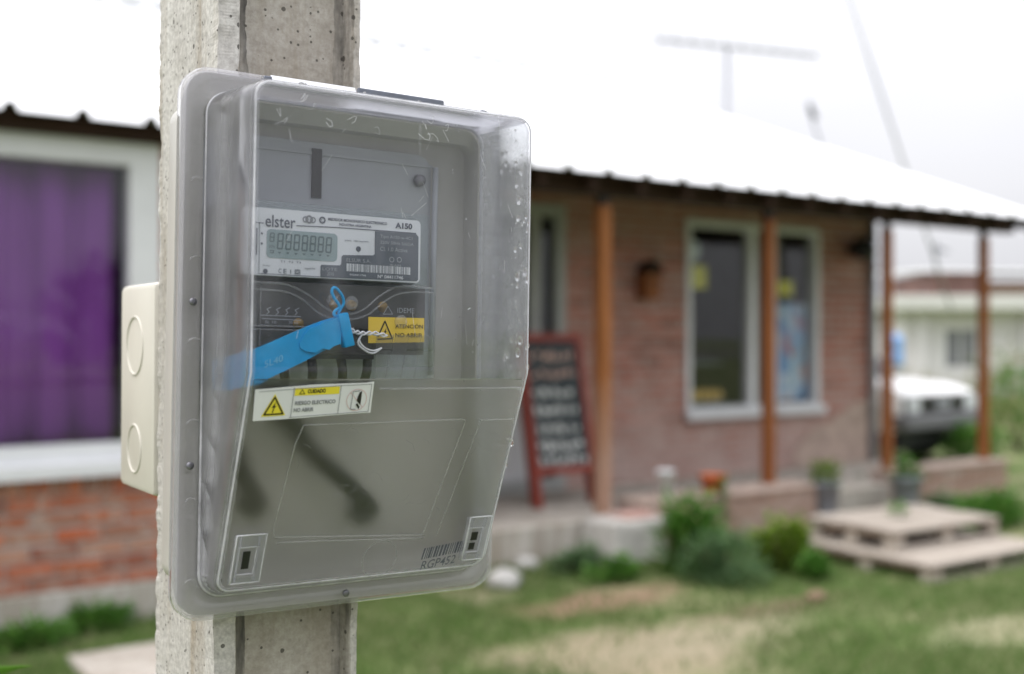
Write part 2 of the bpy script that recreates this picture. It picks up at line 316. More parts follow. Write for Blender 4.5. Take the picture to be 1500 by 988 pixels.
# ------------------------------------------------------------------ mesh building
class MB:
    """Collects shapes, then links them as ONE mesh object."""
    def __init__(s): s.v = []; s.f = []; s.mi = []; s.sm = []; s.cur = 0; s.smooth = False
    def add(s, vs, fs):
        k = len(s.v); s.v += [tuple(p) for p in vs]
        for f in fs: s.f.append([i + k for i in f]); s.mi.append(s.cur); s.sm.append(s.smooth)
        return s
    def box(s, x0, x1, y0, y1, z0, z1, bev=0):
        if bev <= 0:
            return s.add([(x, y, z) for z in (z0, z1) for y in (y0, y1) for x in (x0, x1)],
                         [(0, 2, 3, 1), (4, 5, 7, 6), (0, 1, 5, 4), (2, 6, 7, 3), (0, 4, 6, 2), (1, 3, 7, 5)])
        bm = bmesh.new(); bmesh.ops.create_cube(bm, size=1)
        for q in bm.verts: q.co = ((x0 + x1) / 2 + q.co.x * (x1 - x0), (y0 + y1) / 2 + q.co.y * (y1 - y0), (z0 + z1) / 2 + q.co.z * (z1 - z0))
        bmesh.ops.bevel(bm, geom=bm.edges[:], offset=bev, segments=2, affect='EDGES', profile=.5)
        return s.bm(bm)
    def bm(s, bm):
        bm.verts.index_update(); s.add([q.co[:] for q in bm.verts], [[q.index for q in f.verts] for f in bm.faces]); bm.free(); return s
    def tube(s, pts, r, n=8, caps=True):
        pts = [Vector(p) for p in pts]; rs = r if isinstance(r, (list, tuple)) else [r] * len(pts)
        vs, fs = [], []; ref = None
        for i, p in enumerate(pts):
            d = (pts[min(i + 1, len(pts) - 1)] - pts[max(i - 1, 0)]).normalized()
            if ref is None: ref = d.orthogonal().normalized()
            ref = (ref - d * ref.dot(d)).normalized(); b = d.cross(ref)
            for k in range(n):
                a = 2 * math.pi * k / n; vs.append(p + (ref * math.cos(a) + b * math.sin(a)) * rs[i])
        for i in range(len(pts) - 1):
            for k in range(n): fs.append((i * n + k, i * n + (k + 1) % n, (i + 1) * n + (k + 1) % n, (i + 1) * n + k))
        if caps: fs += [tuple(range(n))[::-1], tuple(range((len(pts) - 1) * n, len(pts) * n))]
        o = s.smooth; s.smooth = True; s.add(vs, fs); s.smooth = o; return s
    def lathe(s, prof, c, n=20, axis='z'):
        vs, fs = [], []
        for (r, h) in prof:
            for k in range(n):
                a = 2 * math.pi * k / n; x, y = r * math.cos(a), r * math.sin(a)
                p = (x, y, h) if axis == 'z' else (x, h, y) if axis == 'y' else (h, x, y)
                vs.append((c[0] + p[0], c[1] + p[1], c[2] + p[2]))
        for i in range(len(prof) - 1):
            for k in range(n): fs.append((i * n + k, i * n + (k + 1) % n, (i + 1) * n + (k + 1) % n, (i + 1) * n + k))
        fs += [tuple(range(n))[::-1], tuple(range((len(prof) - 1) * n, len(prof) * n))]
        o = s.smooth; s.smooth = True; s.add(vs, fs); s.smooth = o; return s
    def ball(s, c, r, n=8, squash=(1, 1, 1), rough=0):
        bm = bmesh.new(); bmesh.ops.create_icosphere(bm, subdivisions=n, radius=1)
        for q in bm.verts:
            k = 1 + (noise.noise(q.co * 1.7 + Vector(c) * 3) * rough if rough else 0)
            q.co = Vector((c[0] + q.co.x * r * squash[0] * k, c[1] + q.co.y * r * squash[1] * k, c[2] + q.co.z * r * squash[2] * k))
        o = s.smooth; s.smooth = True; s.bm(bm); s.smooth = o; return s
    def poly(s, pts, place, off=0.0, thick=0.0):
        """A flat outline in (x, z) laid on a surface by place(x, z, off)."""
        n = len(pts); a = [place(x, z, off) for x, z in pts]
        if sum(pts[i][0] * pts[(i + 1) % n][1] - pts[(i + 1) % n][0] * pts[i][1] for i in range(n)) < 0: a = a[::-1]; pts = pts[::-1]
        s.add(a, [tuple(range(n))])
        if thick:
            b = [place(x, z, off - thick) for x, z in pts]
            s.add(a + b, [(i, i + n, (i + 1) % n + n, (i + 1) % n) for i in range(n)])
        return s
    def rect(s, x0, z0, x1, z1, place, off=0.0, thick=0.0): return s.poly([(x0, z0), (x1, z0), (x1, z1), (x0, z1)], place, off, thick)
    def rrect(s, x0, z0, x1, z1, r, place, off=0.0, thick=0.0, n=5):
        p = []
        for cx, cz, a0 in ((x1 - r, z1 - r, 0), (x0 + r, z1 - r, 90), (x0 + r, z0 + r, 180), (x1 - r, z0 + r, 270)):
            for k in range(n + 1): a = R(a0 + 90 * k / n); p.append((cx + r * math.cos(a), cz + r * math.sin(a)))
        return s.poly(p, place, off, thick)
    def disc(s, cx, cz, r, place, off=0.0, n=16, inner=0):
        if not inner: return s.poly([(cx + r * math.cos(2 * math.pi * k / n), cz + r * math.sin(2 * math.pi * k / n)) for k in range(n)], place, off)
        vs = [place(cx + q * math.cos(2 * math.pi * k / n), cz + q * math.sin(2 * math.pi * k / n), off) for q in (r, inner) for k in range(n)]
        return s.add(vs, [(k, (k + 1) % n, (k + 1) % n + n, k + n) for k in range(n)])
    def stroke(s, pts, wd, place, off=0.0):
        for (x0, z0), (x1, z1) in zip(pts, pts[1:]):
            dx, dz = x1 - x0, z1 - z0; l = math.hypot(dx, dz) or 1; nx, nz = -dz / l * wd / 2, dx / l * wd / 2; ex, ez = dx / l * wd * .3, dz / l * wd * .3
            s.poly([(x0 + nx - ex, z0 + nz - ez), (x0 - nx - ex, z0 - nz - ez), (x1 - nx + ex, z1 - nz + ez), (x1 + nx + ex, z1 + nz + ez)], place, off)
        return s
    def text(s, txt, x0, z0, x1, z1, place, off=0.0, bold=0.0):
        cu = bpy.data.curves.new('lettering', 'FONT'); cu.body = txt; cu.resolution_u = 3; cu.offset = bold
        ob = bpy.data.objects.new('lettering', cu); me = bpy.data.meshes.new_from_object(ob)
        vs = [q.co[:2] for q in me.vertices]; fs = [tuple(p.vertices) for p in me.polygons]
        bpy.data.objects.remove(ob); bpy.data.meshes.remove(me); bpy.data.curves.remove(cu)
        if not vs: return s
        ax, bx = min(p[0] for p in vs), max(p[0] for p in vs); az, bz = min(p[1] for p in vs), max(p[1] for p in vs)
        return s.add([place(x0 + (p[0] - ax) / (bx - ax) * (x1 - x0), z0 + (p[1] - az) / (bz - az) * (z1 - z0), off) for p in vs], fs)
    def build(s, name, mat, parent=None, sharp=None):
        off = Vector(parent['_base']) if parent is not None and '_base' in parent else Vector((0, 0, 0))
        me = bpy.data.meshes.new(name)
        me.from_pydata([(p[0] - off.x, p[1] - off.y, p[2] - off.z) for p in s.v], [], s.f)
        for mm in (mat if isinstance(mat, list) else [mat]): me.materials.append(mm)
        me.polygons.foreach_set('material_index', s.mi); me.polygons.foreach_set('use_smooth', s.sm)
        if sharp: me.set_sharp_from_angle(angle=R(sharp))
        me.update()
        return link(name, me, parent)
def link(name, me, parent=None):
    o = bpy.data.objects.new(name, me); COL.objects.link(o)
    if parent is not None:
        o.parent = parent; o['_base'] = parent['_base'] if '_base' in parent else (0.0, 0.0, 0.0)
    return o
def tag(o, label=None, cat=None, group=None, kind=None):
    for k, val in (('label', label), ('category', cat), ('group', group), ('kind', kind)):
        if val: o[k] = val
    return o
def thing(name, label, cat, frame, base=(0, 0, 0), group=None):
    """An Empty at the thing's base; geometry is given in the frame's coordinates."""
    o = bpy.data.objects.new(name, None); COL.objects.link(o); o.empty_display_size = .05
    o.matrix_world = frame @ Matrix.Translation(base); o['_base'] = tuple(float(q) for q in base)
    return tag(o, label, cat, group)
def solo(name, mb, mat, frame, base, label=None, cat=None, group=None, kind=None, sharp=None):
    """A thing that is a single mesh."""
    h = bpy.data.objects.new('h', None); h['_base'] = base
    o = mb.build(name, mat, h, sharp); o.parent = None; bpy.data.objects.remove(h)
    o.matrix_world = frame @ Matrix.Translation(base); o['_base'] = tuple(float(q) for q in base)
    return tag(o, label, cat, group, kind)
def copy_thing(src, frame, base, label=None, extra=Matrix.Identity(4)):
    def rec(o, p):
        c = o.copy(); COL.objects.link(c)
        if p is not None: c.parent = p
        for ch in list(o.children): rec(ch, c)
        return c
    c = rec(src, None); c.matrix_world = frame @ Matrix.Translation(base) @ extra
    if label: c['label'] = label
    return c

# frames: the house (x along its front to the right, y into it), the pole, the meter box
FH = Matrix.Translation((-.448 * 5.5, 5.5, 0)) @ Matrix.Rotation(R(35), 4, 'Z')
BA = R(33.4587); BC = Vector((-.1082, .7655, CH - .0058))
FB = Matrix.Translation(BC) @ Matrix.Rotation(BA, 4, 'Z') @ Matrix.Rotation(.0187, 4, 'Y')
FP = Matrix.Translation(BC) @ Matrix.Rotation(BA, 4, 'Z') @ Matrix.Rotation(.006, 4, 'Y')
FW = Matrix.Identity(4)
FHi = FH.inverted()
def ground_at(px, py, z=0.0):
    """A spot of the ground (or of the level z), found on the photograph, in house coordinates."""
    Y = (CH - z) * FPX / (py - 494); return FHi @ Vector(((px - 750) / FPX * Y, Y, z))

# ================================================================== ground and paving
m = NT('lawn_and_soil'); wp = m.n('NewGeometry').outputs['Position']
big = m.noise(.9, 5, .6, vec=wp); mid = m.noise(5, 5, .65, vec=wp); fine = m.noise(70, 4, .7, vec=wp)
c = m.ramp(mid, [(.3, (.055, .10, .022)), (.5, (.10, .15, .045)), (.72, (.19, .21, .10))])
c = m.mix(m.ramp(big, [(.45, (0, 0, 0)), (.62, (1, 1, 1))]), c, (.24, .24, .13))
def patch(c, px, py, rx, ry, col, amt):
    q = FH @ ground_at(px, py); mpn = m.n('Mapping'); mpn.vector_type = 'TEXTURE'
    mpn.inputs['Location'].default_value = (q.x, q.y, 0); mpn.inputs['Rotation'].default_value = (0, 0, R(35)); mpn.inputs['Scale'].default_value = (rx, ry, 1)
    m.l(wp, mpn.inputs[0]); ln = m.n('VectorMath'); ln.operation = 'LENGTH'; m.l(mpn.outputs[0], ln.inputs[0])
    d = m.math('ADD', ln.outputs['Value'], m.math('MULTIPLY', m.math('SUBTRACT', m.noise(3.2, 6, .7, vec=wp), .5), 2.0))
    return m.mix(m.math('MULTIPLY', m.ramp(d, [(.45, (1, 1, 1)), (1.15, (0, 0, 0))]), amt), c, col)
PATCHES = [(940, 958, 1.1, .6, (.37, .28, .22), .6), (890, 882, .72, .30, (.29, .185, .135), .9), (1150, 888, .7, .16, (.17, .12, .085), .85),
           (1060, 930, .8, .3, (.33, .29, .21), .4), (1470, 925, .6, .3, (.35, .31, .22), .45), (700, 870, .3, .3, (.3, .25, .18), .5)]
for a in PATCHES: c = patch(c, *a)
c = m.mix(.35, c, m.ramp(fine, [(.3, (.15, .15, .15)), (.7, (.85, .85, .85))]), 'OVERLAY')
M['ground'] = m.done(m.bsdf(c, .95, m.bump(fine, .6, .02), spec=.1))
g = MB(); N_ = 60
for i in range(N_ + 1):
    for j in range(N_ + 1):
        x, y = (i / N_ - .5), (j / N_ - .5)
        X, Y = 900 * x * abs(x) * 2, 900 * y * abs(y) * 2 + 8
        g.v.append((X, Y, 0.0))
for i in range(N_):
    for j in range(N_):
        g.f.append([i * (N_ + 1) + j, (i + 1) * (N_ + 1) + j, (i + 1) * (N_ + 1) + j + 1, i * (N_ + 1) + j + 1]); g.mi.append(0); g.sm.append(False)
tag(g.build('ground', M['ground']), kind='structure')
sl = MB().box(.16, .93, -1.75, -.60, -.05, .03, .008)
o = sl.build('pavement', M['slab']); o.matrix_world = FH; tag(o, kind='structure')

m = NT('asphalt'); m_wp = m.n('NewGeometry').outputs['Position']
M['added_road'] = m.done(m.bsdf(m.ramp(m.noise(3, 6, .7, vec=m_wp), [(.3, (.14, .135, .13)), (.7, (.2, .195, .185))]), .9, spec=.2))
tag(MB().box(-120, 120, -12, -2.2, -.05, .006).build('added_road', M['added_road']), kind='structure')  # presumed street, added unseen behind the camera to grey the reflections

# ================================================================== house
house = thing('brick_house', 'single storey brick house with white ribbed roof and timber posted porch', 'house', FH)
T = .15
def cells(x0, x1, z0, z1, holes):
    """The rectangles of a wall around its openings."""
    xs = sorted({x0, x1, *[h[0] for h in holes], *[h[1] for h in holes]}); out = []
    for a, b in zip(xs, xs[1:]):
        zs = [(z0, z1)]
        for h in holes:
            if h[0] <= a and h[1] >= b: zs = [q for s_ in zs for q in ((s_[0], min(s_[1], h[2])), (max(s_[0], h[3]), s_[1])) if q[1] > q[0] + 1e-6]
        out += [(a, b, p, q) for p, q in zs]
    return out
WIN_L = (-1.23, .765, .78, 2.44)
WIN_A = (5.64, 6.70, .79, 2.45); WIN_B = (6.702, 7.335, .79, 2.45); DOOR = (3.45, 4.345, .25, 2.48)
wl = MB()
for a, b, p, q in cells(-4, 2.4, .0, 2.58, [WIN_L]): wl.box(a, b, .0, T, p, q)
wall_front = wl.build('front_wall', M['mortar'], house)
wr = MB()
for a, b, p, q in cells(2.4 + T, 8.2, .0, 3.05, [WIN_A, WIN_B, DOOR]): wr.box(a, b, 1.2, 1.2 + T, p, q)
wall_porch = wr.build('porch_wall', M['mortar'], house)
ws = MB().box(2.4, 2.4 + T, T, 1.2 + T, 0, 2.9).box(8.2 - T, 8.2, 1.2 + T, 11, 0, 2.9).box(-4, -4 + T, T, 11, 0, 2.9).box(-4, 8.2, 11, 11 + T, 0, 2.5)
ws.add([(8.2 - T, 1.35, 2.9), (8.2 - T, 11, 2.9), (8.2 - T, 5.4, 4.6), (8.2, 1.35, 2.9), (8.2, 11, 2.9), (8.2, 5.4, 4.6)], [(0, 2, 1), (3, 4, 5), (0, 3, 5, 2), (1, 2, 5, 4)])
ws.build('side_wall', M['mortar'], house)
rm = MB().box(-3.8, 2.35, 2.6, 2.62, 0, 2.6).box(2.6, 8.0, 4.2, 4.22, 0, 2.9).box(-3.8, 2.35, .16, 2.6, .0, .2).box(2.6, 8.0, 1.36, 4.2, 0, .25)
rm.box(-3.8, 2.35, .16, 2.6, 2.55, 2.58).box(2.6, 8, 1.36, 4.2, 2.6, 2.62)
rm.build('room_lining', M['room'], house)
pl = MB().box(-4, 2.44, -.035, -.002, -.05, .192, .006); pl.build('plinth', M['plinth'], house)
# bricks: one by one where the photograph shows them, the rest joined
def brick_mesh(l, h, d=.03):
    b = MB(); j = lambda s_: random.uniform(-s_, s_)
    b.box(-l / 2, l / 2, 0, d, -h / 2, h / 2); b.v = [(x + j(.004), y + j(.0025), z + j(.003)) for x, y, z in b.v]; return b
M['brick_ledge'] = brickmat('buff_brick', [(.34, .22, .16), (.38, .27, .21), (.30, .18, .13), (.40, .30, .24)], (.42, .35, .29))
warm_m = []; cool_m = []; ledge_m = []
for k in range(5):
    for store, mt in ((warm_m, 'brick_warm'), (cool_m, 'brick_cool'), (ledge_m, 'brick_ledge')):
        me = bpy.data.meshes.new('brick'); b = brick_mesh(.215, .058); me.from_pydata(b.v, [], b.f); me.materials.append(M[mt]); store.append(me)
sold = bpy.data.meshes.new('brick'); b = brick_mesh(.062, .105); sold.from_pydata(b.v, [], b.f); sold.materials.append(M['brick_warm'])
n_brick = 0
rest = {'w': MB(), 'c': MB()}
def lay(wall, x0, x1, z0, z1, y, holes, meshes, key, seen, budget):
    global n_brick
    z, row = z0 + .034, 0
    while z < z1 - .02:
        x = x0 - (.115 if row % 2 else 0) + .11
        while x < x1:
            l, r = x - .1075, x + .1075
            lo, hi = max(l, x0), min(r, x1)
            for h in holes:
                if h[2] - .03 < z < h[3] + .03:
                    if lo < h[0] < hi: hi = h[0]
                    elif lo < h[1] < hi: lo = h[1]
                    elif h[0] <= lo and hi <= h[1]: hi = lo
            if hi - lo > .03:
                jx, jz = random.uniform(-.004, .004), random.uniform(-.004, .004); pr = random.uniform(.006, .014)
                if seen(lo, z) and budget[0] > 0:
                    budget[0] -= 1; n_brick += 1
                    o = link('brick', random.choice(meshes), wall); o.location = ((lo + hi) / 2 + jx, y - pr, z + jz)
                    o.scale = ((hi - lo) / .215, 1, 1); o.rotation_euler = (0, random.uniform(-.012, .012), 0)
                else: rest[key].box(lo + jx, hi + jx, y - pr, y + .02, z - .029 + jz, z + .029 + jz)
            x += .23
        z += .08; row += 1
bw = [60]; bc = [240]
for k in range(28):
    xx = -1.23 + k * .0735 + .035
    if -.25 < xx < .78: o = link('brick', sold, wall_front); o.location = (xx, -random.uniform(.008, .014), .722); o.rotation_euler = (0, random.uniform(-.03, .03), 0)
    else: rest['w'].box(xx - .031, xx + .031, -.011, .02, .67, .775)
lay(wall_front, -4, 2.4, .195, .665, 0, [], warm_m, 'w', lambda x, z: -.35 < x < .8, bw)
lay(wall_front, -4, 2.4, .665, 2.57, 0, [(WIN_L[0], WIN_L[1], .6, 2.45)], warm_m, 'w', lambda x, z: False, bw)
HOLES = [(WIN_A[0], WIN_A[1], WIN_A[2] - .06, WIN_A[3]), (WIN_B[0], WIN_B[1], WIN_B[2] - .06, WIN_B[3]), (DOOR[0], DOOR[1], DOOR[2], DOOR[3])]
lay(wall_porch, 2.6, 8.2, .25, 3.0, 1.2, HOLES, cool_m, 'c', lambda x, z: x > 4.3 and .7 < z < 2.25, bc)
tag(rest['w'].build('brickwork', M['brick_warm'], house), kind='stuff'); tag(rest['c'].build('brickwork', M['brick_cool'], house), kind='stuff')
# windows
def window(x0, x1, z0, z1, y, mull, wdt=.07, sill=True, nm='window', wr=0, mat='frame'):
    wr = wr or wdt
    f = MB(); yo = y - .03
    f.box(x0, x0 + wdt, yo, y + .08, z0, z1).box(x1 - wr, x1, yo, y + .08, z0, z1).box(x0 + wdt, x1 - wr, yo + .002, y + .078, z1 - wdt, z1).box(x0 + wdt, x1 - wr, yo + .002, y + .078, z0, z0 + wdt)
    for q in mull: f.box(q - .045, q + .045, yo + .012, y + .07, z0 + wdt, z1 - wdt)
    fo = f.build(nm, M[mat], house)
    MB().box(x0 + wdt - .005, x1 - wr + .005, y + .03, y + .036, z0 + wdt - .005, z1 - wdt + .005).build('pane', M['pane'], fo)
    if sill: MB().box(x0 - .03, x1 + .03, y - .09, y - .031, z0 - .045, z0 + .03, .006).build('sill', M['frame'], fo)
    return fo
window(*WIN_L[:2], .80, 2.44, 0, [], .115, wr=.155)
window(*WIN_A, 1.2, [6.46], .055); window(*WIN_B, 1.2, [], .055)
df = window(*DOOR[:2], .26, 2.48, 1.2, [4.06], .09, False, 'door', mat='doorframe')
MB().box(3.54, 4.0, 1.21, 1.25, .35, 1.1).build('door_panel', M['frame'], df)
# roof
RS = .388; RIDGE = 5.4; ZE = 2.515; YE = -.2; XE = 8.75
rz = lambda y: ZE + RS * (y - YE)
x = XE; k = 0
while x > -4.3:
    s_ = MB(); prof = []
    for q in range(3):
        b = x - .33 * q; prof += [(b, 0), (b - .125, 0), (b - .145, .042), (b - .185, .042), (b - .205, 0)]
    prof.append((x - .99, 0)); prof.append((x - 1.01, .004))
    n = len(prof); ys = (YE - random.uniform(0, .012), RIDGE)
    dz = .003 * (k % 2)
    for y in ys: s_.v += [(px_, y, rz(y) + h + dz) for px_, h in prof]
    for y in ys: s_.v += [(px_, y, rz(y) + h + dz - .004) for px_, h in prof]
    fs = [(i, i + 1, n + i + 1, n + i) for i in range(n - 1)] + [(2 * n + i, 3 * n + i, 3 * n + i + 1, 2 * n + i + 1) for i in range(n - 1)]
    fs += [(i, 2 * n + i, 2 * n + i + 1, i + 1) for i in range(n - 1)]
    s_.f += [list(q) for q in fs]; s_.mi += [0] * len(fs); s_.sm += [False] * len(fs); s_.build('roof_sheet', M['roof'], house)
    x -= .99; k += 1
bk = MB().add([(-4.4, RIDGE, rz(RIDGE) - .01), (XE, RIDGE, rz(RIDGE) - .01), (XE, 11.4, rz(RIDGE) - .42 * 6), (-4.4, 11.4, rz(RIDGE) - .42 * 6),
               (-4.4, RIDGE, rz(RIDGE) - .02), (XE, RIDGE, rz(RIDGE) - .02), (XE, 11.4, rz(RIDGE) - .42 * 6 - .01), (-4.4, 11.4, rz(RIDGE) - .42 * 6 - .01)], [(0, 1, 2, 3), (4, 7, 6, 5), (1, 5, 6, 2), (0, 3, 7, 4)])
bk.build('rear_roof_slope', M['roof'], house)
MB().box(-4.4, XE, RIDGE - .14, RIDGE + .14, rz(RIDGE) + .0, rz(RIDGE) + .055, .01).build('ridge_cap', M['roof'], house)
so = MB().add([(-4.3, YE + .06, rz(YE + .06) - .035), (XE - .1, YE + .06, rz(YE + .06) - .035), (XE - .1, 1.3, rz(1.3) - .035), (-4.3, 1.3, rz(1.3) - .035),
               (-4.3, YE + .06, rz(YE + .06) - .05), (XE - .1, YE + .06, rz(YE + .06) - .05), (XE - .1, 1.3, rz(1.3) - .05), (-4.3, 1.3, rz(1.3) - .05)], [(0, 1, 2, 3), (4, 7, 6, 5), (0, 4, 5, 1), (1, 5, 6, 2), (3, 2, 6, 7)])
so.build('porch_ceiling', M['darkwood'], house)
MB().box(2.42, 8.62, .0, .10, 2.40, 2.535).build('porch_beam', M['darkwood'], house)
MB().box(-4.2, 2.41, -.10, -.02, 2.445, 2.55).build('eave_board', M['darkwood'], house)
for i in range(15):
    xx = 2.7 + i * .42; rf = MB()
    rf.add([(xx, -.14, rz(-.14) - .13), (xx + .05, -.14, rz(-.14) - .13), (xx + .05, 1.2, rz(1.2) - .13), (xx, 1.2, rz(1.2) - .13), (xx, -.14, rz(-.14) - .052), (xx + .05, -.14, rz(-.14) - .052), (xx + .05, 1.2, rz(1.2) - .052), (xx, 1.2, rz(1.2) - .052)],
           [(0, 3, 2, 1), (4, 5, 6, 7), (0, 1, 5, 4), (0, 4, 7, 3), (1, 2, 6, 5)])
    rf.build('rafter', M['darkwood'], house)
# porch floor, kerbs, posts
MB().box(2.45, 8.3, -.06, 1.2, -.05, .25, .01).build('porch_floor', M['slab'], house)
def low_wall(x0, x1, y0, y1, top, nm='low_wall'):
    o = MB().box(x0, x1, y0, y1, 0, top - .035).build(nm, M['mortar'], house)
    MB().box(x0 - .015, x1 + .015, y0 - .02, y1 + .015, top - .034, top, .006).build('coping', M['ledge'], o)
    z, r_ = .035, 0
    while z < top - .06:
        x = x0 + (0 if r_ % 2 else -.11)
        while x < x1:
            a, b_ = max(x, x0), min(x + .215, x1)
            if b_ - a > .04:
                q = link('brick', random.choice(ledge_m), o); q.location = ((a + b_) / 2, y0 - random.uniform(.006, .012), z); q.scale = ((b_ - a) / .215, 1, 1)
            x += .23
        z += .08; r_ += 1
low_wall(3.98, 5.70, -.16, .12, .345); low_wall(6.74, 8.35, -.08, .14, .36)
for x0, zb, mt, ww in ((3.745, .25, 'wornpost', .088), (5.365, .345, 'post', .078), (6.785, .30, 'post', .075), (8.155, .36, 'post', .075)):
    p = MB().box(x0, x0 + ww, .005, .005 + ww, zb + .001, 2.335, .006).build('post', M[mt], house)
    MB().box(x0 + .012, x0 + ww - .012, .02, .075, 2.335, 2.54).build('bracket', M['bracket'], p)
MB().tube([(8.08, 1.15, .26), (8.08, 1.15, 2.75)], .035, 10).build('downpipe', M['metal'], house)
blk = MB().box(3.50, 3.97, -.42, -.08, 0, .275, .02); blk.v = [(a + random.uniform(-.008, .008), b_ + random.uniform(-.008, .008), c_ + random.uniform(-.006, .006)) for a, b_, c_ in blk.v]
solo('masonry_block', blk, M['whitewash'], FH, (3.73, -.25, 0), 'whitewashed masonry block at the foot of the worn porch post', 'block')
tb = MB().box(3.66, 3.95, -.36, -.14, .276, .305, .008); solo('clay_tile', tb, M['brick_cool'], FH, (3.8, -.25, .276), 'flat reddish clay tile lying on the whitewashed block', 'tile')

# curtain inside the left window
cu = MB(); n = 90
for i in range(n + 1):
    xx = -1.12 + 1.73 * i / n; yy = .15 + .032 * math.sin(i * .5) + .012 * math.sin(i * 1.13 + 1)
    for zz in (.86, 1.4, 1.9, 2.36): cu.v.append((xx, yy + .006 * math.sin(zz * 4 + i * .3), zz))
for i in range(n):
    for j in range(3): cu.f.append([i * 4 + j, (i + 1) * 4 + j, (i + 1) * 4 + j + 1, i * 4 + j + 1]); cu.mi.append(0); cu.sm.append(True)
co = solo('curtain', cu, M['curtain'], FH, (-.25, .15, .86), 'purple curtain drawn across the wide white framed window', 'curtain')
md = co.modifiers.new('thickness', 'SOLIDIFY'); md.thickness = .004

# things in and on the porch wall
pw = lambda y: (lambda x, z, off=0: (x, y - off, z))
t = thing('chalkboard', 'red framed chalkboard sign with rows of chalk writing leaning on the porch', 'chalkboard', FH @ Matrix.Translation((3.57, .50, .25)) @ Matrix.Rotation(R(-3), 4, 'Z') @ Matrix.Rotation(R(-12), 4, 'X'))
bx_ = MB().box(.045, .505, .0, .02, .28, 1.20); bo = bx_.build('writing_board', M['board'], t)
f = MB().box(0, .05, -.012, .03, .0, 1.25, .004).box(.50, .55, -.012, .03, .0, 1.25, .004).box(.05, .50, -.010, .028, 1.195, 1.25).box(.05, .50, -.010, .028, .235, .285); f.build('frame', M['redframe'], t)
f = MB().box(.01, .05, .05, .09, 0, 1.2).box(.5, .54, .05, .09, 0, 1.2).box(.05, .5, .055, .085, .3, .35); f.build('rear_frame', M['redframe'], t)
rows = [(1.08, 'pinkchalk'), (.95, 'pinkchalk'), (.82, 'chalk'), (.69, 'chalk'), (.56, 'chalk'), (.43, 'chalk'), (.33, 'chalk')]
cw = {'chalk': MB(), 'pinkchalk': MB()}; pb = pw(-.001)
for z, key in rows:
    x = .08
    while x < .46:
        wd = random.uniform(.028, .045); h = random.uniform(.05, .075)
        pts = [(x + random.uniform(0, wd), z + random.uniform(-h / 2, h / 2)) for _ in range(5)]; cw[key].stroke(pts, .019, pb, 0); x += wd + random.uniform(.006, .03)
tag(cw['chalk'].build('chalk_writing', M['chalk'], bo), kind='stuff'); tag(cw['pinkchalk'].build('chalk_writing', M['pinkchalk'], bo), kind='stuff')

t = thing('wall_lantern', 'round black lantern fixed high on the brick wall near the corner', 'lantern', FH, (7.80, 1.1, 2.27))
MB().lathe([(.05, -.005), (.05, -.03)], (7.8, 1.2, 2.28), 14, 'y').build('wall_plate', M['black'], t)
MB().tube([(7.8, 1.17, 2.33), (7.8, 1.08, 2.42), (7.8, 1.02, 2.40)], .012).build('arm', M['black'], t)
MB().lathe([(.03, .1), (.10, .075), (.115, .0), (.10, -.075), (.03, -.10)], (7.8, 1.03, 2.28), 16).build('globe', M['black'], t)
t = thing('wooden_birdhouse', 'small brown wooden birdhouse hung on the brick wall between post and window', 'birdhouse', FH, (5.16, 1.1, 1.75))
MB().box(5.09, 5.24, 1.07, 1.185, 1.76, 1.98).build('body', M['post'], t)
MB().add([(5.06, 1.03, 1.97), (5.27, 1.03, 1.97), (5.165, 1.03, 2.08), (5.06, 1.186, 1.97), (5.27, 1.186, 1.97), (5.165, 1.186, 2.08)], [(0, 1, 2), (3, 5, 4), (0, 2, 5, 3), (1, 4, 5, 2), (0, 3, 4, 1)]).build('roof', M['darkwood'], t)
MB().lathe([(.022, 0), (.022, .004)], (5.165, 1.066, 1.90), 12, 'y').build('entrance', M['black'], t)
# behind the shop window
o = solo('card', MB().box(5.70, 5.96, 1.262, 1.268, 1.87, 2.07), M['yellowcard'], FH, (5.83, 1.26, 1.87), 'large yellow card stuck high inside the wider porch window', 'card', 'yellow cards in the window')
o = solo('card', MB().box(6.83, 7.07, 1.262, 1.268, 1.83, 1.97), M['yellowcard'], FH, (6.95, 1.26, 1.83), 'smaller yellow card above the blue poster in the narrow window', 'card', 'yellow cards in the window')
solo('round_sign', MB().lathe([(.09, 0), (.09, .006)], (5.80, 1.262, 2.20), 20, 'y'), M['whitecard'], FH, (5.8, 1.26, 2.11), 'pale round sign at the top corner of the wider window', 'sign')
solo('poster', MB().box(6.82, 7.24, 1.262, 1.266, .87, 1.76), M['posterblue'], FH, (7.03, 1.26, .87), 'tall blue and white poster filling the narrow porch window', 'poster')
solo('shop_counter', MB().box(5.66, 6.60, 1.40, 1.85, .80, .84).box(5.66, 6.6, 1.7, 1.95, 1.19, 1.23).box(5.70, 5.74, 1.5, 1.54, .25, .8).box(6.52, 6.56, 1.5, 1.54, .25, .8), M['metal'], FH, (6.1, 1.6, .25), 'grey shop counter and shelf just inside the wider window', 'counter')
tr_ = thing('bread_tray', 'tray of golden bread rolls on the counter inside the window', 'tray', FH, (5.95, 1.5, .841))
MB().box(5.68, 6.30, 1.36, 1.62, .842, .875, .008).build('tray', M['metal'], tr_)
for i in range(6):
    for j in range(2): MB().ball((5.74 + i * .1, 1.42 + j * .11, .93), .06, 2, (1, .9, .95), .1).build('bread_roll', M['bread'], tr_)
solo('hanging_cloth', MB().box(6.9, 7.2, 1.5, 1.52, 1.9, 2.4), M['greywin'], FH, (7, 1.5, 1.9), 'grey cloth hanging inside the top of the narrow window', 'cloth')

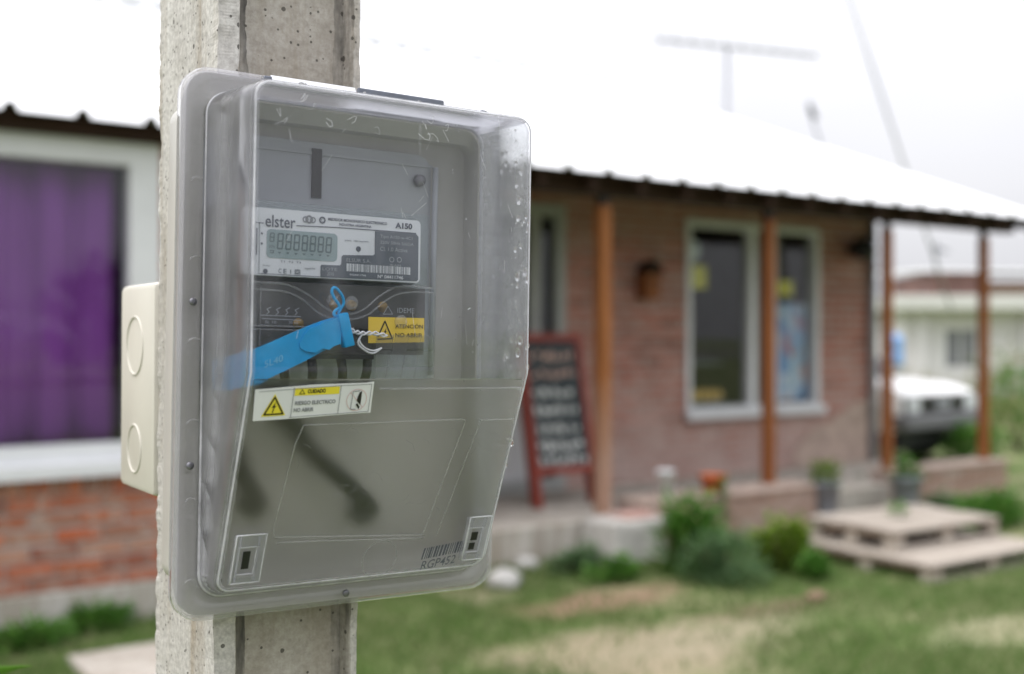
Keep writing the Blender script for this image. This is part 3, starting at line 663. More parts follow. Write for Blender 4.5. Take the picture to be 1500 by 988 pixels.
pp = MB(); top = [(7.0, .42), (7.25, .60), (7.5, .66), (7.8, .80), (8.0, .84), (8.19, .95)]
for (a, h0), (b_, h1) in zip(top, top[1:]):
    pp.add([(a, 1.176, .251), (b_, 1.176, .251), (b_, 1.176, h1), (a, 1.176, h0), (a, 1.2, .251), (b_, 1.2, .251), (b_, 1.2, h1), (a, 1.2, h0)], [(0, 1, 2, 3), (3, 2, 6, 7), (0, 3, 7, 4), (1, 5, 6, 2)])
pp.build('plaster_patch', M['ledge'], wall_porch)

# ================================================================== plants, pots, pallets
def leaf(mb, p, d, up, l, wd):
    d = d.normalized(); s_ = d.cross(up)
    s_ = s_.normalized() if s_.length > 1e-4 else d.orthogonal().normalized()
    q = p + d * l * .5; nrm = s_.cross(d) * l * .08
    mb.add([p, q + s_ * wd / 2 + nrm, p + d * l, q - s_ * wd / 2 + nrm], [(0, 1, 2), (0, 2, 3)])
def foliage(mb, c, rx, ry, h, n, l, wd, rnd=random):
    for _ in range(n):
        a = rnd.uniform(0, 2 * math.pi); t_ = rnd.random() ** .5; z = rnd.random() ** .8
        k = math.sqrt(max(.05, 1 - (z * .95) ** 2)) * (.8 + .6 * noise.noise(Vector((math.cos(a) * 1.6, math.sin(a) * 1.6, z * 2 + c[0]))))
        if rnd.random() < .16: t_ *= 1.3; z *= 1.3
        p = Vector((c[0] + math.cos(a) * rx * t_ * k, c[1] + math.sin(a) * ry * t_ * k, c[2] + h * z))
        d = Vector((math.cos(a) + rnd.uniform(-.7, .7), math.sin(a) + rnd.uniform(-.7, .7), rnd.uniform(-.2, 1.1)))
        leaf(mb, p, d, Vector((rnd.uniform(-.3, .3), rnd.uniform(-.3, .3), 1)), l * rnd.uniform(.6, 1.3), wd * rnd.uniform(.7, 1.2))
def shrub(px, py, rx, ry, h, n, l, wd, mat, label, name='shrub', cat='shrub', group=None):
    b = ground_at(px, py); t = thing(name, label, cat, FH, (b.x, b.y, 0), group)
    f = MB()
    for k in range(5):
        a = random.uniform(0, 6.28); q = random.uniform(.15, .75) if k else 0; sz = random.uniform(.4, .75)
        foliage(f, (b.x + rx * q * math.cos(a), b.y + ry * q * math.sin(a), .01), rx * sz, ry * sz, h * random.uniform(.55, 1.1) * (1 - .3 * q), n // 4, l, wd)
    f.build('foliage', M[mat], t)
    s_ = MB()
    for k in range(6):
        a = k * 1.05; s_.tube([(b.x + .02 * math.cos(a), b.y + .02 * math.sin(a), -.01), (b.x + rx * .3 * math.cos(a), b.y + ry * .3 * math.sin(a), h * .4), (b.x + rx * .5 * math.cos(a), b.y + ry * .5 * math.sin(a), h * .75)], [.008, .006, .003], 5)
    s_.build('stem', M['bark'], t); return t
shrub(1000, 842, .32, .24, .40, 1100, .075, .04, 'leaf_green', 'bushy deep green shrub beside the whitewashed block')
shrub(1062, 856, .34, .24, .27, 1100, .055, .016, 'leaf_dusty', 'grey green feathery shrub in front of the low wall')
shrub(1152, 840, .24, .2, .31, 600, .07, .04, 'leaf_lime', 'yellow green shrub next to the pallets')
shrub(1190, 850, .14, .12, .14, 260, .06, .035, 'leaf_green', 'small green clump at the pallet corner')
shrub(838, 842, .30, .14, .14, 420, .06, .03, 'leaf_dusty', 'low dusty plants along the porch edge below the chalkboard')
shrub(905, 852, .22, .14, .13, 360, .06, .03, 'leaf_green', 'low green plants at the foot of the whitewashed block')
shrub(1462, 770, .55, .28, .26, 1100, .08, .03, 'leaf_green', 'wide green plant bed behind the pallets')
shrub(1385, 752, .25, .12, .14, 260, .07, .03, 'leaf_dusty', 'thin grey green plants between low wall and pallets')
shrub(1262, 745, .16, .08, .26, 160, .05, .015, 'leaf_dusty', 'wispy grey plant standing between the two grey buckets')
shrub(30, 955, .35, .1, .10, 300, .08, .02, 'leaf_green', 'tall grass clump against the left end of the plinth')
shrub(140, 925, .3, .08, .09, 350, .08, .02, 'leaf_green', 'dark green weeds along the concrete plinth', 'weed_patch', 'weeds')
shrub(60, 920, .1, .06, .16, 90, .09, .02, 'leaf_dusty', 'single grey green weed standing against the plinth', 'weed', 'weed')
# marigold like stalk
b = ground_at(1058, 800); t = thing('flower_stalk', 'tall green flower stalk rising before the low wall', 'plant', FH, (b.x, b.y, 0))
MB().tube([(b.x, b.y, 0), (b.x + .01, b.y, .22), (b.x + .02, b.y, .42)], [.012, .01, .008], 6).build('stem', M['leaf_dusty'], t)
f = MB()
for k in range(70): leaf(f, Vector((b.x + .015, b.y, random.uniform(.05, .46))), Vector((random.uniform(-1, 1), random.uniform(-1, 1), .5)), Vector((0, 0, 1)), .07, .02)
f.build('leaves', M['leaf_green'], t)
def pot(x, y, z, r0, r1, h, mat, label, name, plantmat=None, group=None):
    t = thing(name, label, name.split('_')[-1], FH, (x, y, z), group)
    MB().lathe([(r0, 0), (r1, h), (r1 + .008, h), (r1 + .008, h + .015), (r1 - .012, h + .015), (r1 - .014, h - .03), (.01, h - .03)], (x, y, z), 18).build('vessel', M[mat], t)
    MB().lathe([(r1 - .016, h - .028), (.005, h - .02)], (x, y, z), 14).build('soil', M['soil'], t)
    if plantmat:
        f = MB(); foliage(f, (x, y, z + h - .02), r1 * 1.15, r1 * 1.15, .15, 170, .07, .03); f.build('plant', M[plantmat], t)
    return t
pot(5.80, -.16, .12, .085, .115, .215, 'bucket', 'grey bucket with spiky green plant at the end of the longer low wall', 'plant_bucket', 'leaf_lime', 'grey plant buckets')
pot(6.58, -.32, .13, .085, .115, .205, 'bucket', 'grey bucket with green plant beside the shorter low wall', 'plant_bucket', 'leaf_green', 'grey plant buckets')
for (x0, x1, y0, y1, lb) in ((5.66, 5.96, -.30, -.02, 'flat concrete block under the bucket by the longer wall'), (6.44, 6.72, -.46, -.16, 'flat concrete block under the bucket by the shorter wall')):
    solo('concrete_block', MB().box(x0, x1, y0, y1, 0, .12 if x0 < 6 else .13, .008), M['slab'], FH, ((x0 + x1) / 2, (y0 + y1) / 2, 0), lb, 'block', 'blocks under the buckets')
pot(4.26, -.06, .345, .055, .058, .17, 'whitepot', 'tall white pot standing on the low brick wall', 'white_pot')
pot(4.70, -.08, .345, .06, .095, .11, 'terracotta', 'orange terracotta pot standing on the low brick wall', 'terracotta_pot', None)

def pallet(x0, x1, y0, y1, z0, h, mat, label, nb=6, rz_=0):
    cx, cy = (x0 + x1) / 2, (y0 + y1) / 2
    t = thing('wooden_pallet', label, 'pallet', FH @ Matrix.Translation((cx, cy, 0)) @ Matrix.Rotation(R(rz_), 4, 'Z') @ Matrix.Translation((-cx, -cy, 0)), (cx, cy, z0), 'pallets used as steps')
    pw_ = (y1 - y0) / nb
    for k in range(nb):
        a = y0 + k * pw_ + .006; jz = random.uniform(-.003, .003)
        MB().box(x0 + random.uniform(-.015, .01), x1 + random.uniform(-.01, .02), a, a + pw_ - .014, z0 + h - .022 + jz, z0 + h + jz, .003).build('plank', M[mat], t)
    for a in (x0, cx - .05, x1 - .1): MB().box(a, a + .1, y0 + .01, y1 - .01, z0 + h - .045, z0 + h - .026).build('stringer', M['darkpallet'], t)
    for a in (x0 + .005, cx - .045, x1 - .095):
        for b_ in (y0 + .01, cy - .045, y1 - .1): MB().box(a, a + .09, b_, b_ + .09, z0 + .021, z0 + h - .046).build('block', M['palletwood'], t)
    for b_ in (y0 + .01, cy - .045, y1 - .1): MB().box(x0, x1, b_, b_ + .09, z0 + .001, z0 + .02, .003).build('bottom_board', M[mat], t)
    return t
pallet(4.72, 5.98, -1.86, -.86, .0, .115, 'palletwood', 'bottom pallet lying on the grass as the lowest step', 6)
pallet(4.86, 5.92, -1.52, -.80, .116, .135, 'palletwood', 'top pallet stacked as the upper step with weathered planks', 5, -2)
pallet(5.02, 6.2, -.78, -.32, .0, .13, 'darkpallet', 'damp dark pallet lying against the porch under the buckets', 4)
b = ground_at(1305, 775, .25); f = MB(); foliage(f, (5.35, -1.15, .252), .07, .06, .07, 60, .05, .02)
solo('potted_sprig', f, M['leaf_green'], FH, (5.35, -1.15, .252), 'small green sprig lying on the top pallet', 'sprig')
for px, py, r_, lb in ((772, 836, .07, 'round pale stone lying in the grass below the porch edge'), (738, 862, .09, 'rough grey stone beside the meter box corner in the grass'), (1195, 882, .05, 'low brown stone in the bare soil before the shrubs')):
    b = ground_at(px, py); q = MB().ball((b.x, b.y, r_ * .5), r_, 3, (1.2, .9, .75), .25); solo('stone', q, M['darkpallet' if 'brown' in lb else 'stone'], FH, (b.x, b.y, 0), lb, 'stone', 'stones in the grass')
# grass
def bare(x, y):
    for px, py, rx, ry, _, amt in PATCHES:
        q = ground_at(px, py); d = math.hypot((x - q.x) / rx, (y - q.y) / ry) + (noise.noise(Vector((x * 2, y * 2, 3)))) * .5
        if d < .75 and random.random() < .62: return True
    return False
V = []; Fc = []
cnt = 0
while cnt < 52000:
    Y = 4.6 + 5.2 * random.random() ** 1.1; X = random.uniform(-.52, .52) * Y
    p = FHi @ Vector((X, Y, 0)); x, y = p.x, p.y
    if y > -.04 and x < 8.3 or y > -.04: 
        if x < 8.4: cnt += .05; continue
    if .14 < x < .95 and -1.77 < y < -.58 or bare(x, y): cnt += .3; continue
    dens = .55 + .6 * noise.noise(Vector((x * 1.1, y * 1.1, 9)))
    if random.random() > max(.12, dens): cnt += .2; continue
    cnt += 1
    h = random.uniform(.02, .055) * (1.5 if y > -.35 else 1); a = random.uniform(0, 6.28); wx, wy = .003 * math.cos(a), .003 * math.sin(a); lx, ly = random.uniform(-.03, .03), random.uniform(-.03, .03)
    k = len(V); V += [(X - wx, Y - wy, 0), (X + wx, Y + wy, 0), (X + lx * .4 + wx * .7, Y + ly * .4 + wy * .7, h * .6), (X + lx, Y + ly, h)]; Fc += [(k, k + 1, k + 2), (k, k + 2, k + 3)]
me = bpy.data.meshes.new('grass'); me.from_pydata(V, [], Fc); me.materials.append(M['grassblade'])
tag(link('grass', me), 'short patchy lawn grass growing over the yard', 'grass', kind='stuff')

# ================================================================== beyond the house
def at(px, py, Y): return Vector(((px - 750) / FPX * Y, Y, CH + (494 - py) / FPX * Y))
nb = thing('neighbour_house', 'pale flat roofed house far behind the white car', 'house', FW, (13.5, 29, 0))
d = MB(); xA, xB = at(1322, 0, 28).x, 26.0
for a, b_, p, q in cells(xA, xB, 0, 2.1, [(at(1383, 0, 28).x, at(1432, 0, 28).x, .72, 1.62)]): d.box(a, b_, 28, 28.2, p, q)
d.box(xA, xA + .2, 28.2, 36, 0, 2.1); d.build('wall', M['render'], nb)
MB().box(xA - .35, xB, 27.4, 36, 2.1, 2.46, .02).build('roof_slab', M['fascia'], nb)
wn = MB().box(at(1383, 0, 28).x, at(1432, 0, 28).x, 28.06, 28.1, .72, 1.62).build('window', M['greywin'], nb)
q0, q1 = at(1383, 0, 28).x, at(1432, 0, 28).x
MB().box(q0, q0 + .05, 28.0, 28.05, .72, 1.62).box(q1 - .05, q1, 28.0, 28.05, .72, 1.62).box((q0 + q1) / 2 - .02, (q0 + q1) / 2 + .02, 28.0, 28.05, .72, 1.62).build('frame', M['frame'], wn)
for q in (0.3, 2.9, 4.3): MB().box(xA + q, xA + q + .25, 27.85, 27.99, 0, 2.1).build('pilaster', M['render'], nb)
MB().box(at(1365, 0, 30).x, at(1450, 0, 30).x, 30, 33, 2.461, 3.13).build('roof_room', M['redhouse'], nb)
rr = MB(); a0, a1 = at(1355, 0, 29.8).x, 25
rr.add([(a0, 29.7, 3.22), (a1, 29.7, 3.08), (a1, 34, 3.22), (a0, 34, 3.36), (a0, 29.7, 3.15), (a1, 29.7, 3.01), (a1, 34, 3.15), (a0, 34, 3.29)], [(0, 1, 2, 3), (4, 7, 6, 5), (0, 4, 5, 1), (0, 3, 7, 4)]); rr.build('sheet_roof', M['roof'], nb)
MB().box(at(1450, 0, 30).x + .0, 25, 30.1, 33, 2.461, 2.9).build('parapet', M['darkpallet'], nb)
b = at(1375, 385, 30); t = thing('television_antenna', 'small dark antenna on the roof of the far pale house', 'antenna', FW, (b.x, 30, 3.0), 'television antennas')
MB().tube([(b.x, 30.2, 3.0), (b.x, 30.2, 3.95)], .03, 6).build('mast', M['darkmetal'], t)
f = MB().tube([(b.x - .1, 30.2, 3.85), (b.x + .35, 30.2, 3.7)], .02, 6)
for k in range(4): f.tube([(b.x - .05 + k * .1, 30.0, 3.83 - k * .04), (b.x - .05 + k * .1, 30.45, 3.83 - k * .04)], .02, 5)
f.build('boom', M['darkmetal'], t)
# blue water tank behind the porch post
b = at(1308, 510, 20); MBt = MB().lathe([(.14, .94), (.18, .97), (.18, 1.2), (.168, 1.215), (.18, 1.23), (.18, 1.42), (.15, 1.48), (.07, 1.49), (.07, 1.52)], (b.x, 20, 0), 20)
t = thing('water_drum', 'blue plastic drum on a stand behind the corner porch post', 'drum', FW, (b.x, 20, 0)); MBt.build('drum', M['tank'], t)
MB().box(b.x - .2, b.x + .2, 19.8, 20.2, 0, .94).build('stand', M['stone'], t)
# car, front three quarters, heading towards the camera's right
cb = at(1377, 0, 13.0); FC = Matrix.Translation((cb.x, 13.0, 0)) @ Matrix.Rotation(R(-52), 4, 'Z')
car = thing('white_car', 'white boxy car parked beyond the porch with its nose to the right', 'car', FC)
# car frame: x forward (front bumper at x=0), y to the car's left
def sect(x, w_, zl, zt): return [(x, -w_, zl), (x, -w_ * 1.0, zl + (zt - zl) * .6), (x, -w_ * .93, zt), (x, w_ * .93, zt), (x, w_ * 1.0, zl + (zt - zl) * .6), (x, w_, zl)]
def loft(secs):
    q = MB(); n = 6
    for s_ in secs: q.v += s_
    for i in range(len(secs) - 1):
        for k in range(n): q.f.append([i * n + k, (i + 1) * n + k, (i + 1) * n + (k + 1) % n, i * n + (k + 1) % n]); q.mi.append(0); q.sm.append(False)
    q.f += [list(range(n)), list(range((len(secs) - 1) * n, len(secs) * n))[::-1]]; q.mi += [0, 0]; q.sm += [False, False]; return q
loft([sect(.0, .74, .42, .80), sect(-.06, .78, .40, .84), sect(-.35, .8, .38, .91), sect(-1.05, .81, .36, .96), sect(-3.7, .8, .36, .95), sect(-3.8, .78, .4, .92)]).build('body', M['carpaint'], car)
loft([sect(-1.0, .74, .98, 1.0), sect(-1.55, .66, .98, 1.42), sect(-3.2, .64, .98, 1.44), sect(-3.75, .7, .98, 1.0)]).build('cabin', M['carglass'], car)
MB().box(-3.15, -1.6, -.6, .6, 1.425, 1.47, .02).build('roof', M['carpaint'], car)
MB().box(.012, .03, -.74, .74, .60, .785).build('grille', M['black'], car)
for s_ in (-1, 1): MB().box(.02, .045, s_ * .58 - .13, s_ * .58 + .13, .61, .775, .01).build('headlight', M['headlamp'], car)
MB().box(.031, .05, -.14, .14, .63, .76).build('badge_panel', M['metal'], car)
MB().box(-.12, .10, -.8, .8, .42, .59, .03).build('bumper', M['bumper'], car)
MB().box(-3.6, -.06, -.70, .70, .19, .415, .02).build('undercarriage', M['black'], car)
for x_ in (-.72, -3.1):
    for s_ in (-1, 1):
        q = MB().lathe([(.2, -.09), (.29, -.085), (.3, -.06), (.3, .06), (.29, .085), (.2, .09)], (x_, s_ * .72, .30), 20, 'y').build('wheel', M['rubber'], car)
        MB().lathe([(.19, -.1), (.19, .1)], (x_, s_ * .72, .30), 16, 'y').build('hub', M['hub'], q)
for s_ in (-1, 1): MB().box(-1.32, -1.2, s_ * .82 - .06, s_ * .82 + .06, 1.0, 1.1, .02).build('wing_mirror', M['black'], car)
# scrub beyond the yard
for (px, Y, rx, h, mt, lb) in ((1452, 15.5, .6, .95, 'leaf_dry', 'dry yellow scrub bush right of the white car'), (1492, 14.5, .7, 1.0, 'leaf_green', 'green scrub bush at the far right behind the last porch post'),
                           (1415, 17, .5, .5, 'leaf_dry', 'low dry scrub behind the nose of the white car'), (1350, 22, .9, .6, 'leaf_dry', 'straw coloured scrub before the pale house'), (1500, 19, .9, 1.1, 'leaf_dry', 'tall pale scrub bush below the far house at the frame edge'), (1425, 13, .35, .35, 'leaf_green', 'low green clump beside the car bumper')):
    b = at(px, 494, Y); t = thing('scrub_bush', lb, 'bush', FW, (b.x, Y, 0)); f = MB(); foliage(f, (b.x, Y, .02), rx, rx, h, 700, .13, .03); f.build('foliage', M[mt], t)
    s_ = MB()
    for k in range(6): s_.tube([(b.x, Y, 0), (b.x + rx * .5 * math.cos(k), Y + rx * .5 * math.sin(k), h * .8)], [.012, .005], 5)
    s_.build('stem', M['bark'], t)
# trees added behind the camera, unseen; their height shapes reflections in panes and plastic
f = MB()
for k in range(26):
    xx = -34 + k * 2.7 + random.uniform(-.8, .8); foliage(f, (xx, -17 + random.uniform(-2, 2), .3), 2.0, 1.6, random.uniform(2.5, 3.7), 240, .7, .45)
tag(f.build('added_trees', M['leaf_far']), 'row of dark trees added unseen behind the viewer', 'added_trees', kind='stuff')
# masts behind the roof
def yagi():
    Y = 19; b = at(1065, 65, Y); t = thing('television_antenna', 'pale television antenna on a tall mast above the white roof', 'antenna', FW, (b.x, Y, 0), 'television antennas')
    MB().tube([(b.x, Y, 0), (b.x, Y, b.z)], .035, 8).build('mast', M['metal'], t)
    p0, p1 = at(965, 58, Y - 1.2), at(1195, 82, Y + 1.5); f = MB().tube([p0, p1], .025, 6)
    for k in range(11):
        q = p0.lerp(p1, k / 10); f.tube([q + Vector((-.1, -.32, 0)), q + Vector((.1, .32, 0))], .016, 5)
    f.build('boom', M['metal'], t)
yagi()
Y = 17; b = at(1185, 165, Y); t = thing('satellite_dish', 'small dark dish on a thin mast above the white roof', 'dish', FW, (b.x, Y, 0))
MB().tube([(b.x + .16, Y, 0), (b.x + .16, Y, b.z - .45), (b.x + .02, Y, b.z)], .02, 6).build('mast', M['metal'], t)
dm = MB()
for k in range(5):
    pass
dm.lathe([(.01, 0), (.09, .02), (.15, .06), (.155, .07), (.09, .035), (.01, .015)], (0, 0, 0), 16)
rt = Matrix.Translation(b) @ Matrix.Rotation(R(65), 4, 'Y') @ Matrix.Rotation(R(25), 4, 'X'); dm.v = [tuple(rt @ Vector(q)) for q in dm.v]; dm.build('reflector', M['darkmetal'], t)
Y = 18; p0, p1 = at(1225, -60, Y), at(1330, 260, Y + 2)
solo('guy_wire', MB().tube([p0 + (p0 - p1) * .5, p0, p1, p1 + (p1 - p0) * .75], .018, 6), M['metal'], FW, tuple(p1), 'thin slanting cable crossing the white sky above the roof end', 'cable')
b = at(925, 0, 17); solo('utility_mast', MB().tube([(b.x, 17, 0), (b.x, 17, 9)], .045, 10), M['roof'], FW, (b.x, 17, 0), 'pale mast rising from behind the ridge of the white roof', 'mast')

# ================================================================== concrete pole, junction box, weed leaf
prof = [(-.083, .030), (-.0685, .030), (-.0665, .032), (-.0645, .042), (.0125, .042), (.0135, .032), (.0145, .030), (.0215, .030), (.0215, .157), (-.083, .157)]
# finer outline so that edges can be rough
out = []
for (a, b_), (c_, d_) in zip(prof, prof[1:] + prof[:1]):
    n = max(1, int(math.hypot(c_ - a, d_ - b_) / .012)); out += [(a + (c_ - a) * k / n, b_ + (d_ - b_) * k / n) for k in range(n)]
zs = [-1.5] + list(np.arange(-.40, .44, .002)) + [1.6, 3.2]
pm = MB(); n = len(out)
corner = {i for i, q in enumerate(out) if any(abs(q[0] - c_[0]) + abs(q[1] - c_[1]) < 1e-6 for c_ in (prof[0], prof[7], prof[8], prof[9], prof[1]))}
for z in zs:
    for i, (x, y) in enumerate(out):
        p = Vector((x, y, z)); a = .0004
        if i in corner: a = .0009
        if abs(x + .083) < 1e-6 and abs(y - .157) < 1e-6: a = .0018
        dx = noise.noise(p * 28) * a * 1.1 + noise.noise(p * 75) * a * .5 + noise.noise(p * 210) * a * .5; dy = noise.noise(p * 90 + Vector((7, 3, 1))) * a
        if i in corner: dx += (.0008 if x < 0 else -.0008); 
        pm.v.append((x + dx, y + dy, z))
for j in range(len(zs) - 1):
    for i in range(n): pm.f.append([j * n + i, j * n + (i + 1) % n, (j + 1) * n + (i + 1) % n, (j + 1) * n + i]); pm.mi.append(0); pm.sm.append(False)
pm.f.append(list(range((len(zs) - 1) * n, len(zs) * n))); pm.mi.append(0); pm.sm.append(False)
solo('concrete_pole', pm, M['pole'], FP, (-.03, .09, -1.45), 'square concrete pole with a recessed face carrying the meter box', 'pole')

jb = thing('junction_box', 'beige plastic junction box with round knockouts behind the concrete pole', 'junction box', FP, (-.04, .2, -.115))
MB().box(-.086, .015, .1575, .250, -.114, .0465, .005).build('housing', M['beige'], jb, 30)
for z, r_ in ((-.0015, .0225), (-.0815, .0185)):
    k = MB(); k.tube([(-.0861, .206 + r_ * math.cos(a), z + r_ * math.sin(a)) for a in [2 * math.pi * q / 32 for q in range(33)]], .0009, 6, False); ko = k.build('knockout', M['beige'], jb)

lp = thing('weed', 'fresh green weed with pointed leaves standing left of the pole', 'weed', FW, (-.50, 1.0, 0))
MB().tube([(-.52, 1.0, 0), (-.51, 1.0, .6), (-.50, 1.0, 1.14)], [.006, .005, .003], 6).build('stem', M['leaf_near'], lp)
def bigleaf(p0, p1, wd, sag=.006):
    p0, p1 = Vector(p0), Vector(p1); q = MB(); d = p1 - p0; s_ = d.cross(Vector((0, .55, .85))).normalized(); n = 10
    for i in range(n + 1):
        t_ = i / n; c_ = p0 + d * t_ + Vector((0, 0, -sag * 4 * (t_ - .5) ** 2)); w_ = wd * math.sin(math.pi * min(1, t_ ** .8 * .97 + .03)) * (1 + .12 * math.sin(i * 2.1)); fold = Vector((0, 0, .25 * w_))
        q.v += [tuple(c_ - s_ * w_ + fold), tuple(c_), tuple(c_ + s_ * w_ + fold)]
    for i in range(n):
        for k in range(2): q.f.append([i * 3 + k, (i + 1) * 3 + k, (i + 1) * 3 + k + 1, i * 3 + k + 1]); q.mi.append(0); q.sm.append(True)
    o = q.build('leaf', M['leaf_near'], lp); md = o.modifiers.new('thickness', 'SOLIDIFY'); md.thickness = .0005; return o
bigleaf((-.498, 1.0, 1.135), at(47, 966, 1.0), .011); bigleaf((-.505, 1.0, 1.06), (-.60, .98, 1.10), .014); bigleaf((-.508, 1.0, .98), (-.42, .96, 1.0), .015); bigleaf((-.51, 1, .9), (-.6, 1.04, .93), .016); bigleaf((-.499, 1, 1.13), (-.55, 1.03, 1.16), .01)

# ================================================================== meter box
WD, HT, INS, DR, DP, ZF = .23, .344, .0145, .004, .0704, -.0165
ZT = HT / 2 - .015; ZB = -ZT
def depth(z): return DP if z >= ZF else .016 + (DP - .016) * (z - ZB) / (ZF - ZB)
def half(a, zt, zb, r, nz=()):
    """Right half of a rounded outline, top to bottom, with normals."""
    p = [(0.0, zt, 0, 1)] + [(a - r + r * math.sin(t_), zt - r + r * math.cos(t_), math.sin(t_), math.cos(t_)) for t_ in [math.pi / 2 * k / 6 for k in range(7)]]
    p += [(a, z, 1, 0) for z in nz]
    p += [(a - r + r * math.cos(t_), zb + r - r * math.sin(t_), math.cos(t_), -math.sin(t_)) for t_ in [math.pi / 2 * k / 6 for k in range(7)]] + [(0.0, zb, 0, -1)]
    return p
NZ = (.08, ZF + .004, ZF, ZF - .004, -.05, -.08, -.11)
inner = half(WD / 2 - INS, ZT, ZB, .014, NZ); outer = half(WD / 2, HT / 2, -HT / 2, .017, NZ)
def rings(h, secs):
    """secs: functions (x, z, nx, nz) -> point; returns full closed rings (right half then mirrored left half)."""
    res = []
    for fn in secs:
        r_ = [fn(*q) for q in h]; l_ = [fn(*q) for q in h]
        res.append([Vector(q) for q in r_] + [Vector((-q[0], q[1], q[2])) for q in l_[::-1][1:-1]])
    return res
def ringmesh(mb, rs, mats=None):
    k0 = len(mb.v); n = len(rs[0])
    for r_ in rs: mb.v += [tuple(q) for q in r_]
    for i in range(len(rs) - 1):
        for k in range(n):
            mb.f.append([k0 + i * n + k, k0 + i * n + (k + 1) % n, k0 + (i + 1) * n + (k + 1) % n, k0 + (i + 1) * n + k][::-1]); mb.mi.append(mats[i] if mats else mb.cur); mb.sm.append(True)
    return k0 + (len(rs) - 1) * n
box = thing('meter_box', 'clear fronted plastic meter box fixed on the concrete pole', 'meter box', FB, (0, 0, -HT / 2))
RF = .0032
secs = [lambda x, z, nx, nz: (x, 0.0, z)]
secs.append(lambda x, z, nx, nz: (x - nx * DR, -(depth(z) - RF), z - nz * DR))
for t_ in (30, 60, 90):
    secs.append(lambda x, z, nx, nz, t=R(t_): (x - nx * (DR + RF * (1 - math.cos(t))), -(depth(z) - RF + RF * math.sin(t)), z - nz * (DR + RF * (1 - math.cos(t)))))
cv = MB(); k0 = ringmesh(cv, rings(inner, secs), [1, 2, 2, 2])
nh = len(inner); n = 2 * nh - 2
L_ = lambda i: k0 + (i if i in (0, nh - 1) else n - i)
for i in range(nh - 1):
    f_ = [k0 + i, L_(i), L_(i + 1), k0 + i + 1]; f_ = [q for j, q in enumerate(f_) if q not in f_[:j]]
    cv.f.append(f_); cv.mi.append(0 if inner[i][1] > ZF - .001 else 3); cv.sm.append(True)
for i, f_ in enumerate(cv.f):                  # the right wall stayed clear, the left and the top are frosted
    c_ = [sum(cv.v[q][a] for q in f_) / len(f_) for a in (0, 2)]
    if cv.mi[i] == 1 and c_[0] > WD / 2 - INS - .006 and abs(c_[1]) < ZT - .004: cv.mi[i] = 4
cover = cv.build('cover', [M['clear'], M['side'], M['edge'], M['scuffed'], M['right']], box, 28)
md = cover.modifiers.new('wall', 'SOLIDIFY'); md.thickness = .0018; md.offset = 0
fl = MB()
k0 = len(fl.v)
ri = rings(inner, [lambda x, z, nx, nz: (x + .0003 * nx, .0008, z + .0003 * nz)])[0]
ro_ = [rings(outer, [lambda x, z, nx, nz, d=d, y=y: (x - nx * d, y, z - nz * d)])[0] for d, y in ((.0025, .0), (.0008, .0008), (0, .0025), (0, .011))]
ringmesh(fl, [ri] + ro_, [0, 1, 1, 1])
fl_o = fl.build('flange', [M['flange'], M['edge']], box, 35)
md = fl_o.modifiers.new('wall', 'SOLIDIFY'); md.thickness = .002; md.offset = 0
lipm = MB(); rr_ = rings(inner, [lambda x, z, nx, nz: (x - .0002 * nx, -.0014, z - .0002 * nz)])[0]; lipm.tube(rr_ + [rr_[0]], .0016, 6, False); lipm.build('sealing_lip', M['lip'], box)
edge_glint = MB(); er = rings(inner, [lambda x, z, nx, nz: (x - nx * (DR + RF * .3), -(depth(z) - RF + RF * .75) - .0008, z - nz * (DR + RF * .3))])[0]; edge_glint.tube(er + [er[0]], .0006, 6, False); edge_glint.build('edge_tube', M['lip'], cover)  # pale tube painting the bright highlight along the cover's front edges
# opaque base tray
bo = half(WD / 2 + .0015, .150, -.150, .012); bs = MB(); bl = half(WD / 2 - .0022, HT / 2 - .0022, -HT / 2 + .0022, .015)
ringmesh(bs, rings(half(WD / 2 - .0140, .1465, -.1465, .008), [lambda x, z, nx, nz: (x, .024, z), lambda x, z, nx, nz: (x, .012, z)]) + rings(half(WD / 2 - .0140, .1555, -.1555, .012), [lambda x, z, nx, nz: (x, .0045, z)]) + rings(bl, [lambda x, z, nx, nz: (x, .0035, z), lambda x, z, nx, nz: (x, .0085, z)]) + rings(bo, [lambda x, z, nx, nz: (x, .0095, z), lambda x, z, nx, nz: (x, .024, z), lambda x, z, nx, nz: (x - .002 * nx, .0275, z - .002 * nz)]))
nb_ = len(bo) * 2 - 2
for i in range(2 * nb_): bs.mi[i] = 1
bs.f.append([i for i in range(nb_)]); bs.mi.append(1); bs.sm.append(False)
bs.f.append([7 * nb_ + i for i in range(nb_)]); bs.mi.append(0); bs.sm.append(False)
bs.build('base_tray', [M['base'], M['tray']], box, 30)
fr_p = lambda y: (lambda x, z, off=0: (x, y - off, z))
mp_ = MB().rrect(-.098, -.03, .069, .1365, .012, fr_p(.017), 0, .006).box(-.098, .069, .0165, .0170, .055, .0555).box(-.0985, .0695, .0160, .0165, .128, .130); plate_o = mp_.build('mounting_plate', M['inner'], box)
MB().rect(-.0230, .099, -.0160, .1322, fr_p(.0155), 0, .0012).build('slot', M['black'], plate_o)
MB().lathe([(.0045, 0), (.004, -.003), (.001, -.0035)], (.0585, .0155, .118), 14, 'y').build('screw', M['screw'], plate_o)
MB().tube([(.0705, .015, -.02), (.0705, .013, .128)], .0022, 6).build('rib', M['inner'], plate_o)
